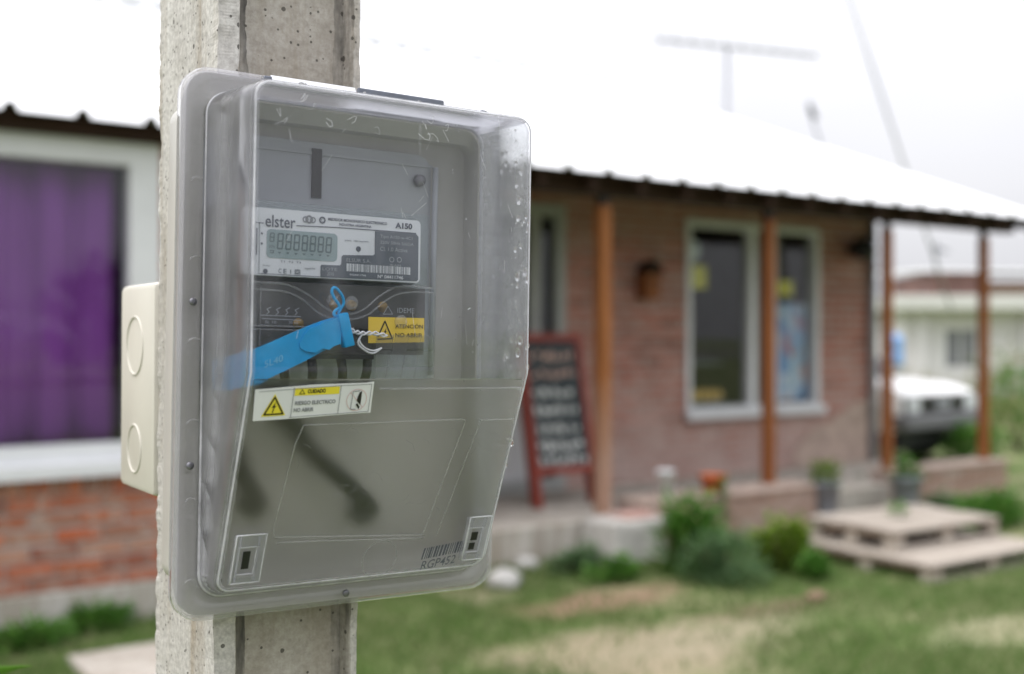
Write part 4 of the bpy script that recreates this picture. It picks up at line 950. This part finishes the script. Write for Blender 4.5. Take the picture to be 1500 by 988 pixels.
# seals, latches, marks on the cover
slope = lambda x, z, off=0: (x, -depth(z) - .0014 - off, z)
def densify3(pts, n=6):
    return [tuple(a + (b_ - a) * k / n for a, b_ in zip(p, q)) for p, q in zip(pts, pts[1:]) for k in range(n)] + [pts[-1]]
em = MB(); sl3 = lambda pts: [slope(a, b_) for a, b_ in pts]
def densify(pts, n=8):
    o_ = []
    for (a, b_), (c_, d_) in zip(pts, pts[1:]): o_ += [(a + (c_ - a) * k / n, b_ + (d_ - b_) * k / n) for k in range(n)]
    return o_ + [pts[-1]]
em.tube(sl3(densify([(.052, -.0468), (-.058, -.048), (-.0615, -.060), (-.066, -.114), (-.064, -.1185), (.0425, -.1255)])), .00045, 5)
em.tube(sl3(densify([(.052, -.0468), (.055, -.0475), (.041, -.1255)])), .00035, 5).tube(sl3(densify([(.064, -.0468), (.0665, -.048), (.052, -.1265)])), .00035, 5)
em.tube(sl3(densify([(.068, -.0475), (.092, -.0475)])), .0005, 5).tube(sl3(densify([(-.062, -.122), (.042, -.1275)])), .0005, 5)
em.tube([(-.09, -DP - .0013, -.0262 + .0), (.092, -depth(-.0262) - .0013, -.0262)] if False else sl3(densify([(-.012, -.0262), (.092, -.0262)])), .0006, 5)
em.tube(sl3([(.012 + .0155 * math.cos(a), -.1495 + .0155 * math.sin(a)) for a in [math.pi * (-.05 + 1.1 * k / 20) for k in range(21)]] if False else [(.012 + .0125 * math.cos(2 * math.pi * k / 28), -.1395 + .0125 * math.sin(2 * math.pi * k / 28)) for k in range(29)]), .00035, 5)
em.build('moulded_lines', M['emboss'], cover)
for x0, x1, z0, z1, lb in ((-.0900, -.0712, -.1460, -.1150, 'left'), (.0735, .0905, -.1460, -.1150, 'right')):
    f = MB(); w_ = .0034
    yl = lambda z: -depth(z)
    for a, b_, p, q in ((x0, x0 + w_, z0, z1), (x1 - w_, x1, z0, z1), (x0 + w_, x1 - w_, z1 - .0075, z1), (x0 + w_, x1 - w_, z0, z0 + .0036)):
        pts = []
        for off in (.0012, .0058):
            for zz in (p, q):
                for xx in (a, b_): pts.append((xx, yl(zz) - off, zz))
        f.add(pts, [(0, 1, 3, 2), (4, 6, 7, 5), (0, 4, 5, 1), (2, 3, 7, 6), (0, 2, 6, 4), (1, 5, 7, 3)])
    lo = f.build('latch', M['latch'], box)
    c_ = (x0 + x1) / 2; pl3 = lambda x, z, off=0: (x, yl(z) - .0016 - off, z)
    MB().rect(c_ - .0052, z0 + .0055, c_ + .0052, z1 - .009, pl3).build('latch_plate', M['latch'], lo)
    ol = MB()
    for (a, b_, p, q, of) in ((x0, x1, z0, z1, .0056), (c_ - .0055, c_ + .0055, z0 + .005, z1 - .0085, .0022)):
        ring_ = [(a, yl(p) - of, p), (b_, yl(p) - of, p), (b_, yl(q) - of, q), (a, yl(q) - of, q)]; ol.tube(densify3(ring_ + [ring_[0]]), .00045, 5)
    ol.build('latch_edge', M['lip'], lo)
    if lb == 'left': MB().rect(c_ - .0026, z0 + .0085, c_ + .0022, z1 - .011, pl3, .0006).build('keyway', M['black'], lo)
    else:
        MB().rect(c_ - .0032, z0 + .0068, c_ + .0018, z0 + .0118, pl3, .0006).rect(c_ - .0026, z0 + .0135, c_ + .0026, z0 + .0195, pl3, .0006).build('keyway', M['black'], lo)
bc_ = MB(); x = -0.002 + .045; slb = lambda x, z, off=0: slope(x + (z + .15) * .12, z + (x - .06) * .10 - .001, off)
x = .0425
while x < .074:
    wd = random.choice((.0006, .0006, .0011, .0015)); bc_.rect(x, -.1405, x + wd, -.1325, slb, .0003); x += wd + random.choice((.0006, .0008, .0012))
bc_.text('RGP452', .0445, -.1482, .0705, -.1420, slb, .0003, .004); bc_.build('serial_print', M['ink'], cover)
MB().box(.0005, .0665, -.0050, -.0012, .1650, .1728, .001).build('hinge', M['bluegrey'], box)
for x0, x1 in ((-.0600, -.0005), (.0675, .0965)):  # white strips standing in for the sky's highlight on the flange top
    MB().add([(x0, -.0052, .1660), (x1, -.0052, .1660), (x1, -.0012, .1728), (x0, -.0012, .1728), (x0, -.0012, .1655), (x1, -.0012, .1655)], [(0, 1, 2, 3), (0, 4, 5, 1), (0, 3, 4), (1, 5, 2)]).build('top_glint', M['label'], box)
MB().box(-.0660, -.0605, -.006, -.001, .166, .171, .0008).box(.097, .1015, -.006, -.001, .1650, .1700, .0008).build('hinge_stop', M['bluegrey'], box)
for x, z in ((-.1078, .0256), (-.1078, -.0756), (-.001, -.1650)):
    MB().lathe([(.0024, .0), (.0024, -.0010), (.001, -.0013)], (x, -.0012, z), 12, 'y').build('screw', M['screw'], box)
rg = MB()
for z in (.099, .0498, -.0008, -.0513, -.0996, -.150): rg.tube([(-.1062 + .0042 * math.cos(a), -.0011, z + .0042 * math.sin(a)) for a in [math.pi * (-.1 + 1.0 * k / 12) for k in range(13)]], .00035, 5)
rg.build('boss_marks', M['emboss'], fl_o)
sm_ = MB(); rnd = random.Random(21); flat = lambda x, z, off=0: (x, -DP - .0011 - off, z)
for k in range(13):
    x, z = rnd.uniform(-.082, .045), rnd.uniform(.128, .146); a = rnd.uniform(-.5, .5); l = rnd.uniform(.003, .010)
    sm_.stroke([(x + l * t_ * math.cos(a + t_ * 2), z + .0025 * math.sin(t_ * 5 + k)) for t_ in (0, .25, .5, .75, 1)], rnd.uniform(.0002, .0004), flat, .0001)
for k in range(26):
    x, z = rnd.uniform(-.085, .088), rnd.uniform(.0, .145); a = rnd.uniform(.6, 2.2); l = rnd.uniform(.003, .016)
    sm_.stroke([(x, z), (x + l * math.cos(a), z + l * math.sin(a))], rnd.uniform(.00012, .00025), flat, .0001)
for k in range(24):
    x, z = rnd.uniform(-.06, .07), rnd.uniform(-.12, -.05); a = rnd.uniform(0, 3.1); l = rnd.uniform(.002, .012)
    sm_.stroke([(x, z), (x + l * .5 * math.cos(a), z + l * .5 * math.sin(a)), (x + l * math.cos(a + .3), z + l * math.sin(a + .3))], rnd.uniform(.00012, .00022), slope, .0001)
tag(sm_.build('scratches', M['lip'], cover), kind='stuff')
# warning sticker on the sloping face
T2 = R(2.2); sx0, sz0 = -.0905, -.0448
def stk(x, z, off=0):   # sticker coordinates in mm
    x, z = x * .001, z * .001; X = sx0 + x * math.cos(T2) - z * .07; Z = sz0 + x * math.sin(T2) * .9 + z; return slope(X, Z, off + .0003)
s_ = MB().poly([(0, 0), (30, .2), (52, .9), (75, 1.2), (75, 20.6), (70, 20.0), (36, 20.2), (-.2, 18.6)], stk, .0002, .0004); sk = s_.build('warning_sticker', M['label'], box)
sk['label'] = 'white and yellow electric hazard sticker'
MB().poly([(4.5, 2.2), (19.5, 2.5), (12, 15.6)], stk, .0004).rect(24, 13.9, 52.5, 18.4, stk, .0004).build('yellow_print', M['yellow'], sk)
s_ = MB(); s_.stroke([(6.3, 3.4), (17.8, 3.5), (12, 13.6), (6.3, 3.4)], .95, stk, .0006)
def bolt(mb, cx, cz, k, place, off): mb.poly([(cx + .9 * k, cz + 3.1 * k), (cx - 1.3 * k, cz - .1 * k), (cx - .2 * k, cz + .1 * k), (cx - .5 * k, cz - 1.2 * k), (cx + 1.3 * k, cz + .9 * k), (cx + .2 * k, cz + .7 * k)], place, off).stroke([(cx - .2 * k, cz - .6 * k), (cx - .6 * k, cz - 2.5 * k)], .5 * k, place, off)
bolt(s_, 12, 7.4, 1.15, stk, .0006)
s_.text('CUIDADO', 32, 15.0, 43.5, 17.4, stk, .0006, .04).stroke([(27, 14.8), (30.2, 14.8), (28.6, 17.4), (27, 14.8)], .4, stk, .0006)
s_.build('hazard_print', M['blackink'], sk); s_ = MB()
s_.poly([(64.6, 9), (67.4, 6.2), (67.4, 15), (66, 14.2), (65, 11.6)], stk, .0006).poly([(64.2, 6.6), (66.4, 3.8), (67, 5.2), (65, 7.6)], stk, .0006)
s_.build('hand_print', M['blackink'], sk)
s_ = MB().text('RIESGO ELECTRICO', 24.8, 8.2, 50.6, 10.6, stk, .0006, .03).text('NO ABRIR', 24.4, 4.0, 37, 6.4, stk, .0006, .03)
s_.stroke([(22.8, .6), (23.4, 18.6)], .35, stk, .0006).stroke([(53, 1.6), (53.2, 19)], .35, stk, .0006).stroke([(2, 17.2), (52, 18.8), (73.4, 18.9), (73.2, 2), (40, 1.4), (22, 1)], .3, stk, .0006)
s_.stroke([(66, 15.2), (61.6, 14.8), (61, 4), (64.4, 3.8)], .4, stk, .0006); s_.build('grey_print', M['dimink'], sk)
MB().disc(64.5, 9.6, 6.8, stk, .0005, 28, 6.4).stroke([(60, 14.4), (69, 4.8)], .4, stk, .0005).build('prohibition_print', M['pinkink'], sk)
# raindrops on the right wall and the face
dr = MB(); rnd = random.Random(3)
for k in range(135):
    z = rnd.uniform(-.10, .150); t_ = rnd.uniform(.08, .97); dd = depth(z)
    if rnd.random() < .3: z = rnd.uniform(.02, .150)
    y = -depth(z) * t_; x = WD / 2 - INS - DR * t_ + .0009; r_ = rnd.choice((.0007, .0008, .0011, .0015, .0021)) * rnd.uniform(.8, 1.25)
    dr.ball((x, y, z), r_, 2, (.75, 1, 1.25 + .5 * rnd.random()))
for k in range(40):
    z = rnd.uniform(-.03, .145); x = rnd.uniform(.035, .09); dr.ball((x, -DP - .0009, z), rnd.uniform(.0003, .0006), 1, (1, .6, 1.3))
for k in range(30): dr.ball((rnd.uniform(-.098, .098), -rnd.uniform(.004, .06), ZT - .0005), rnd.uniform(.0006, .0014), 2, (1.2, 1.2, .6))
tag(dr.build('raindrops', M['drop'], cover), kind='stuff')

# ================================================================== electricity meter inside the box
MY = -.048
mt_ = thing('electricity_meter', 'grey electricity meter with display inside the clear box', 'electricity meter', FB, (-.027, -.02, -.026))
MB().box(-.0905, .0345, -.030, .0145, .0405, .0865, .004).box(-.0895, .0385, -.026, .0145, -.005, .0400, .003).build('body', M['meterbody'], mt_, 30)
q = fr_p(-.0310)
MB().box(-.0890, .0325, -.0470, -.0305, .0398, .0862, .0018).build('window_cover', M['meterclear'], mt_, 30)
pq = fr_p(MY); 
mm = lambda x, z, off=0: pq(x * .001, z * .001, off)
fp = MB().rrect(-91, 41.2, 25.6, 81.5, 3.0, mm, 0, .0008); fpo = fp.build('faceplate', M['plate'], mt_)
MB().poly([(-7.3, 72.6), (22, 73), (24.0, 71), (24.2, 43.2), (23, 42.2), (-44, 41.6), (-44, 48.4), (-43.4, 49.4), (-31.2, 49.6), (-30.2, 50.4), (-30, 55.2), (-29, 56.2), (-8.2, 57.2), (-7.2, 58.2)], mm, .0003).build('data_panel', M['panel'], fpo)
lcd = MB().rrect(-79.0, 51.8, -33.0, 69.0, 2.6, mm, .0003).build('display', M['lcd'], fpo)
sg = MB()
def seg8(x, z, wd, h, t_):
    y = lambda a, b_: (x + a * wd + b_ * h * .06, z + b_ * h)
    for a, b_ in (((0, 0), (1, 0)), ((0, .5), (1, .5)), ((0, 1), (1, 1)), ((0, 0), (0, .5)), ((0, .5), (0, 1)), ((1, 0), (1, .5)), ((1, .5), (1, 1))):
        (a0, b0), (a1, b1) = y(*a), y(*b_); k = .08; sg.stroke([(a0 + (a1 - a0) * k, b0 + (b1 - b0) * k), (a1 - (a1 - a0) * k, b1 - (b1 - b0) * k)], t_, mm, .0005)
for k in range(7): seg8(-72.2 + k * 5.25, 57.6 - k * .06, 3.1, 9.0, .95)
seg8(-77.0, 61.6, 2.4, 5.0, .6)
for k in range(7): sg.poly([(-72 + k * 5.25, 55.6), (-69.6 + k * 5.25, 55.6), (-70.8 + k * 5.25, 54.4)], mm, .0005)
sg.text('kWh', -77.4, 57.6, -73.8, 59.6, mm, .0005).stroke([(-77, 56.2), (-74.4, 56.2), (-74.8, 54.8), (-77, 55)], .5, mm, .0005)
sg.build('segments', M['lcdseg'], lcd)
lt = MB().text('elster', -80.0, 70.2, -60.8, 77.6, mm, .0003, .012)
lt.stroke([(-86, 72.2), (-81, 72.2)], .5, mm, .0003); lt.stroke([(-60, 72.2), (-34, 73.0), (22, 73.2)], .55, mm, .0003); lt.text('A150', 7.0, 75.4, 19.3, 79.2, mm, .0003, .045)
lt.text('MEDIDOR MONOFASICO ELECTRONICO', -39.5, 76.9, 1.2, 78.7, mm, .0003, .03).text('INDUSTRIA ARGENTINA', -32, 74.3, -9.8, 75.9, mm, .0003, .03)
lt.disc(-18.6, 60.6, 1.7, mm, .0003).text('kWh', -28, 64.8, -23.6, 65.9, mm, .0003).text('1000 imp/kWh', -21.8, 64.6, -11.6, 66.0, mm, .0003)
lt.disc(-43.3, 76.8, 2.2, mm, .0003, 18, 1.3).text('C', -44.3, 75.9, -42.4, 77.8, mm, .0003)
lt.text('C', -71.2, 42.9, -69.2, 45.6, mm, .0003).text('E', -68.0, 42.9, -66.0, 45.6, mm, .0003)
lt.stroke([(-63.4, 45.2), (-63.4, 43.0)], .4, mm, .0003).stroke([(-60.6, 42.9), (-57.4, 42.9), (-57.4, 45.4), (-60.6, 45.4), (-60.6, 42.9)], .35, mm, .0003).stroke([(-59.9, 43.5), (-58.1, 43.5), (-58.1, 44.8), (-59.9, 44.8), (-59.9, 43.5)], .3, mm, .0003)
lt.text('Imp/kWh', -54.2, 45.8, -47.6, 47.2, mm, .0003).text('T1  T2  T3', -70, 49.4, -57, 50.6, mm, .0003).text('kvar', -81, 46.6, -76.4, 47.6, mm, .0003)
lt.disc(-79.4, 43.6, 1.5, mm, .0003).disc(-82, 66, .7, mm, .0003).disc(-82, 60, .7, mm, .0003).rect(-85.6, 53, -84.8, 69, mm, .0003)
lt.stroke([(-84, 42.1), (-44, 41.9)], .4, mm, .0003).stroke([(-83.6, 72), (-83.4, 43)], .3, mm, .0003)
lt.build('lettering', M['ink'], fpo)
lg = MB().disc(-52, 76.6, 2.6, mm, .0003, 18, 1.4)
for dx in (-2.4, 2.4): lg.disc(-52 + dx, 76.4, 2.0, mm, .0004, 16, 1.2)
lg.build('approval_mark', M['dimink'], fpo)
lw_ = MB().text('Tipo A150-w-4C1', -3.6, 68.0, 19.4, 70.6, mm, .0005).text('220V 50Hz 5(60)A', -3.6, 64.2, 20.4, 66.8, mm, .0005).text('Cl. 1.0 Activa', -3.6, 60.4, 16, 63.0, mm, .0005)
lw_.text('ELSUR S.A.', -26.8, 52.2, -10, 54.4, mm, .0005).text('IRAM', 3.6, 51.0, 11.4, 52.4, mm, .0005)
lw_.text('LOTE', -42.8, 46.0, -33, 47.8, mm, .0005).text('2016', -39.6, 43.0, -35.2, 45.4, mm, .0005)
lw_.disc(4.8, 55.2, 1.8, mm, .0005, 16, 1.3).disc(10.2, 55.4, 1.8, mm, .0005, 16, 1.3); lw_.build('small_lettering', M['paleink'], fpo)
bb = MB(); x = -26.6; rnd = random.Random(11)
while x < 17.8:
    wd = rnd.choice((.35, .5, .8, 1.1)) if -25.5 < x < 16.2 else 1.5; bb.rect(x, 46.2 - x * .005, x + wd, 51.0 - x * .005, mm, .0005); x += wd + rnd.choice((.35, .4, .6))
bb.text('N\u00ba 04411746', -5.0, 42.9, 13.2, 45.2, mm, .0005, .02).text('9504411746', -24.4, 43.6, -13.2, 44.8, mm, .0005, .01); bb.build('barcode', M['whiteink'], fpo)
# clear terminal cover with its wave, over the terminal block
tco = MB(); tp = fr_p(-.0452)
tco.box(-.0895, .0385, -.0450, -.0270, -.0235, .0392, .002); tcv = tco.build('terminal_cover', M['meterclear'], mt_, 30)
tb_ = MB().box(-.0885, .0375, -.034, -.0262, .0105, .0385).box(-.0885, .0375, -.033, -.0262, -.0055, .0095); tb_.build('terminal_block', M['terminal'], mt_)
br = MB()
for x in (-.052, -.028, -.016, .006): br.lathe([(.0036, -.0346), (.0036, -.0342)], (x, 0, .0255 if x > -.04 else .013), 12, 'y')
br.build('brass_screws', M['brass'], mt_)
wv = MB(); c3 = lambda pts, y=-.0455: [(a * .001, y, b_ * .001) for a, b_ in pts]
def smooth(pts, n=6):
    o_ = []
    for i in range(len(pts) - 1):
        p0, p1, p2, p3 = pts[max(0, i - 1)], pts[i], pts[i + 1], pts[min(len(pts) - 1, i + 2)]
        for k in range(n):
            t_ = k / n; o_.append(tuple(.5 * (2 * b_ + (c_ - a) * t_ + (2 * a - 5 * b_ + 4 * c_ - d_) * t_ * t_ + (3 * b_ - a - 3 * c_ + d_) * t_ ** 3) for a, b_, c_, d_ in zip(p0, p1, p2, p3)))
    return o_ + [pts[-1]]
W1 = [(-88, 36.8), (-73, 36.9), (-62, 35.6), (-50, 30.5), (-41, 24.2), (-33, 20.6), (-23, 19.6), (-13, 23), (-2, 31.8), (8, 37.2), (20, 39), (36, 38.4)]
W2 = [(-88, 33), (-66, 32), (-54, 27.6), (-45, 20.8), (-36, 17.2), (-22, 16.4), (-10, 19.8), (1, 28), (10, 33), (22, 35.4), (37, 35)]
for P_ in (W1, W2): wv.tube(c3(smooth(P_)), .0006, 6)
wv.tube(c3([(-88, 11.1), (-20, 11.1)]), .0005, 5).tube(c3([(-88, 9.0), (-20, 9.0)]), .0005, 5).tube(c3([(-81, 37), (-81, -8)]), .0004, 5)
wv.build('wave_ridge', M['emboss'], tcv)
pm_ = MB(); t45 = lambda x, z, off=0: (x * .001, -.0453 - off, z * .001)
for k in range(4):
    x = -77 + k * 6; pm_.stroke([(x, 18), (x + 1.5, 19.5), (x, 21), (x + 2.6, 22.4)], .4, t45, .0002)
pm_.stroke([(-81, 17.4), (-55, 17.2)], .4, t45, .0002).stroke([(-80, 15.4), (-55, 15)], .4, t45, .0002).text('5L 10', -78, 12.6, -71, 14.2, t45, .0002).text('20 60', -63, 12.6, -57, 14.2, t45, .0002)
pm_.text('IDEME', 11, 21.6, 23.4, 24.8, t45, .0002).stroke([(1, 20.4), (7.6, 20.6), (4.2, 25.6), (1, 20.4)], .4, t45, .0002); pm_.build('embossed_lettering', M['paleink'], tcv)
for cx, cz, r_ in ((-34.6, 28.4, 3.4), (-22.0, 26.8, 4.2), (13, 16, 4.2)):
    kn = MB().lathe([(r_ * .001, -.0452), (r_ * .001, -.0476), (r_ * .0007, -.0490), (.0003, -.0494)], (cx * .001, 0, cz * .001), 18, 'y').build('seal_screw', M['emboss'], mt_)
yl_ = lambda x, z, off=0: (x * .001, -.0442 - off - .0014, z * .001 + (x + 9) * .00001)
ys_ = MB().poly([(-9.6, 18.3), (30.6, 18.3), (31, 2.6), (-9.4, 1.8)], yl_).build('danger_label', M['amber'], mt_)
s_ = MB().stroke([(-2.8, 4.2), (7.4, 4.8), (2.0, 15.8), (-2.8, 6.0)], .9, yl_, .0003); bolt(s_, 2.4, 8.8, .9, yl_, .0003); s_.build('warning_symbol', M['blackink'], ys_); s_ = MB()
s_.text('ATENCI\u00d3N', 9.5, 11.4, 29.6, 14.6, yl_, .0003, .01).text('NO ABRIR', 9.6, 5.6, 29.4, 8.4, yl_, .0003, .01); s_.build('lettering', M['blackink'], ys_)
lv = MB(); tl4 = lambda x, z, off=0: (x * .001, -.0478 - off, z * .001); zr = (7.8, -2.3, -12.8, -22.2)
def edge4(x_top, x_bot, z): return x_top + (x_bot - x_top) * (7.8 - z) / 30.0
colsx = [((-4.6, -4.6), (8.0, 1.8), True), ((9.2, 2.4), (19.0, 12.6), False), ((19.8, 13.2), (28.2, 22.4), True), ((29.2, 23.0), (37.0, 37.0), True)]
for (a, b_), (c_, d_), split in colsx:
    rows_ = list(zip(zr, zr[1:])) if split else [(zr[0], zr[-1])]
    for z1_, z0_ in rows_: lv.poly([(edge4(a, b_, z0_ + .5), z0_ + .5), (edge4(c_, d_, z0_ + .5), z0_ + .5), (edge4(c_, d_, z1_ - .3), z1_ - .3), (edge4(a, b_, z1_ - .3), z1_ - .3)], tl4, 0, .0012)
lv.build('louvre_cells', M['louvre'], tcv)
# black terminal comb under the cover
cb_ = MB(); bx2 = lambda x0, x1, z0, z1, y0=-.040, y1=-.026: cb_.box(x0 * .001, x1 * .001, y0, y1, z0 * .001, z1 * .001)
bx2(-82, -2.5, -8.6, -5.6)
for a, b_ in ((-64, -60.5), (-43.6, -43.2), (-23.8, -22.4), (-5, -7.5)): cb_.tube([(a * .001, -.036, -.008), ((a + b_) / 2 * .001, -.038, -.016), (b_ * .001, -.036, -.0245)], .0031, 8)
cb_.tube(c3(smooth([(-80, -7), (-82, -13), (-80, -20), (-74, -24.4), (-64, -25.4)]), -.036), .0024, 8); bx2(-47, -40, -26, -23.5); bx2(-26, -19, -26, -24)
cb_.tube([(-.078, -.036, -.0262), (-.042, -.037, -.0268), (-.006, -.036, -.0262)], .0017, 6); cb_.build('terminal_comb', M['black'], mt_)
# cables in the lower box
for pts, r_, lb in (([(-.036, .016, -.046), (-.031, .012, -.058), (-.022, .009, -.072), (-.002, .003, -.090), (.012, .000, -.104), (.0195, .006, -.111), (.0215, .016, -.113)], .0060, 'thick black cable curving across the lower box behind the scuffed cover'),
                    ([(-.074, .016, -.068), (-.073, .010, -.074), (-.070, .006, -.084), (-.063, .007, -.096), (-.058, .016, -.104)], .0056, 'short black cable loop low on the left inside the box')):
    for q_ in (pts[0], pts[-1]): MB().lathe([(r_ * 1.7, .0), (r_ * 1.7, -.006), (r_ * 1.25, -.008)], (q_[0], .0245, q_[2]), 14, 'y').build('cable_gland', M['black'], box)
    solo('supply_cable', MB().tube([Vector(q_) for q_ in smooth(pts)], r_, 10), M['cable'], FB, pts[-1], lb, 'cable', 'cables inside the meter box')
# blue seal tag hanging on the meter
tg = thing('seal_tag', 'bright blue plastic seal tag hanging across the meter', 'seal tag', FB, (-.03, -.05, .0))
path = smooth([(-.030, -.0520, .0105), (-.045, -.0535, .0055), (-.060, -.0555, -.0010), (-.078, -.0560, -.0090), (-.0895, -.0540, -.0140), (-.0950, -.0440, -.0170), (-.0962, -.0300, -.0185), (-.0950, -.0140, -.0195)], 5)
hw = [.0082, .0088, .0094, .0096, .0100, .0100, .0098, .0092]
st_ = MB(); np_ = len(path)
for i, p in enumerate(path):
    t_ = i / (np_ - 1) * 7; a = int(min(6, t_)); w_ = hw[a] + (hw[min(7, a + 1)] - hw[a]) * (t_ - a)
    p = Vector(p); d = (Vector(path[min(np_ - 1, i + 1)]) - Vector(path[max(0, i - 1)])).normalized(); up = (Vector((0, 0, 1)) - d * d.z).normalized(); nr = d.cross(up) * .0007
    st_.v += [tuple(p + up * w_ + nr), tuple(p - up * w_ + nr), tuple(p - up * w_ - nr), tuple(p + up * w_ - nr)]
for i in range(np_ - 1):
    for k in range(4): st_.f.append([i * 4 + k, i * 4 + (k + 1) % 4, (i + 1) * 4 + (k + 1) % 4, (i + 1) * 4 + k]); st_.mi.append(0); st_.sm.append(False)
st_.f += [[0, 1, 2, 3], [(np_ - 1) * 4 + k for k in (3, 2, 1, 0)]]; st_.mi += [0, 0]; st_.sm += [False, False]
strap = st_.build('strap', M['blue'], tg, 40)
for k in (0, 1): MB().tube([Vector(st_.v[i * 4 + k]) + Vector((0, -.0002, -.0009 if k == 0 else .0009)) for i in range(np_)], .0007, 6).build('edge_tube', M['blue'], strap)
tp2 = lambda x, z, off=0: (x * .001, -.0563 - off + (x + 55) * .00003, z * .001)
pts = [(-33, 17.5), (-36.5, 17.0), (-41, 14.8), (-44, 14.4), (-49, 11.5), (-54, 10.0), (-58, 5.5), (-60.5, 1.0), (-60, -2.0), (-56, -4.0), (-50, -4.6), (-45, -2.0), (-41, -2.8), (-37, .0), (-33, 1.0)]
MB().poly([(a, b_) for a, b_ in pts], tp2, .0006, .0022).build('folded_flap', M['blue'], tg)
hd = MB().box(-.0035, .0035, -.0035, .0035, -.0105, .0105, .001); rt = Matrix.Translation((-.0300, -.0545, .0095)) @ Matrix.Rotation(R(16), 4, 'Y'); rt = Matrix.Translation((-.0300, -.0545, .0095)) @ Matrix.Rotation(R(-14), 4, 'Y'); hd.v = [tuple(rt @ Vector(q_)) for q_ in hd.v]; hd.build('head', M['blue'], tg, 30)
lp_ = smooth([(-.0345, -.0545, .0195), (-.0330, -.0545, .0225), (-.0310, -.0545, .0260), (-.0320, -.0545, .0305), (-.0355, -.0545, .0345), (-.0380, -.0545, .0352), (-.0390, -.0545, .0325), (-.0370, -.0545, .0285), (-.0345, -.0545, .0255), (-.0340, -.0545, .0232), (-.0365, -.0545, .0212), (-.0375, -.0545, .0190), (-.036, -.0545, .0178)], 5)
MB().tube([Vector(q_) for q_ in lp_], .00095, 8).build('loop', M['blue'], tg)
MB().text('5L40', -82.4, -12.0, -71.0, -8.0, lambda x, z, off=0: (x * .001, -.0572 - off, z * .001 + (x + 77) * .00035)).build('raised_digits', M['bluelight'], tg)
wr_ = MB()
for ph in (0, math.pi):
    wr_.tube([Vector(q_) + Vector((0, -.0008 * math.cos(i * .8 + ph), .0010 * math.sin(i * .8 + ph))) for i, q_ in enumerate(smooth([(-.0285, -.0525, .0110), (-.0225, -.0525, .0088), (-.0160, -.0520, .0078), (-.0080, -.0515, .0080), (.001, -.0505, .0066)], 7))], .00065, 6)
for k, dz in ((0, 0), (1, -.0016)):
    wr_.tube([Vector(q_) for q_ in smooth([(-.0165, -.0520, .0075), (-.0190 - .001 * k, -.0525, .0035 + dz), (-.0155, -.0525, -.0010 + dz), (-.0090, -.0520, -.0030 + dz), (-.0030, -.0515, -.0012)], 6)], .0006, 6)
wr_.build('wire', M['wire'], tg)
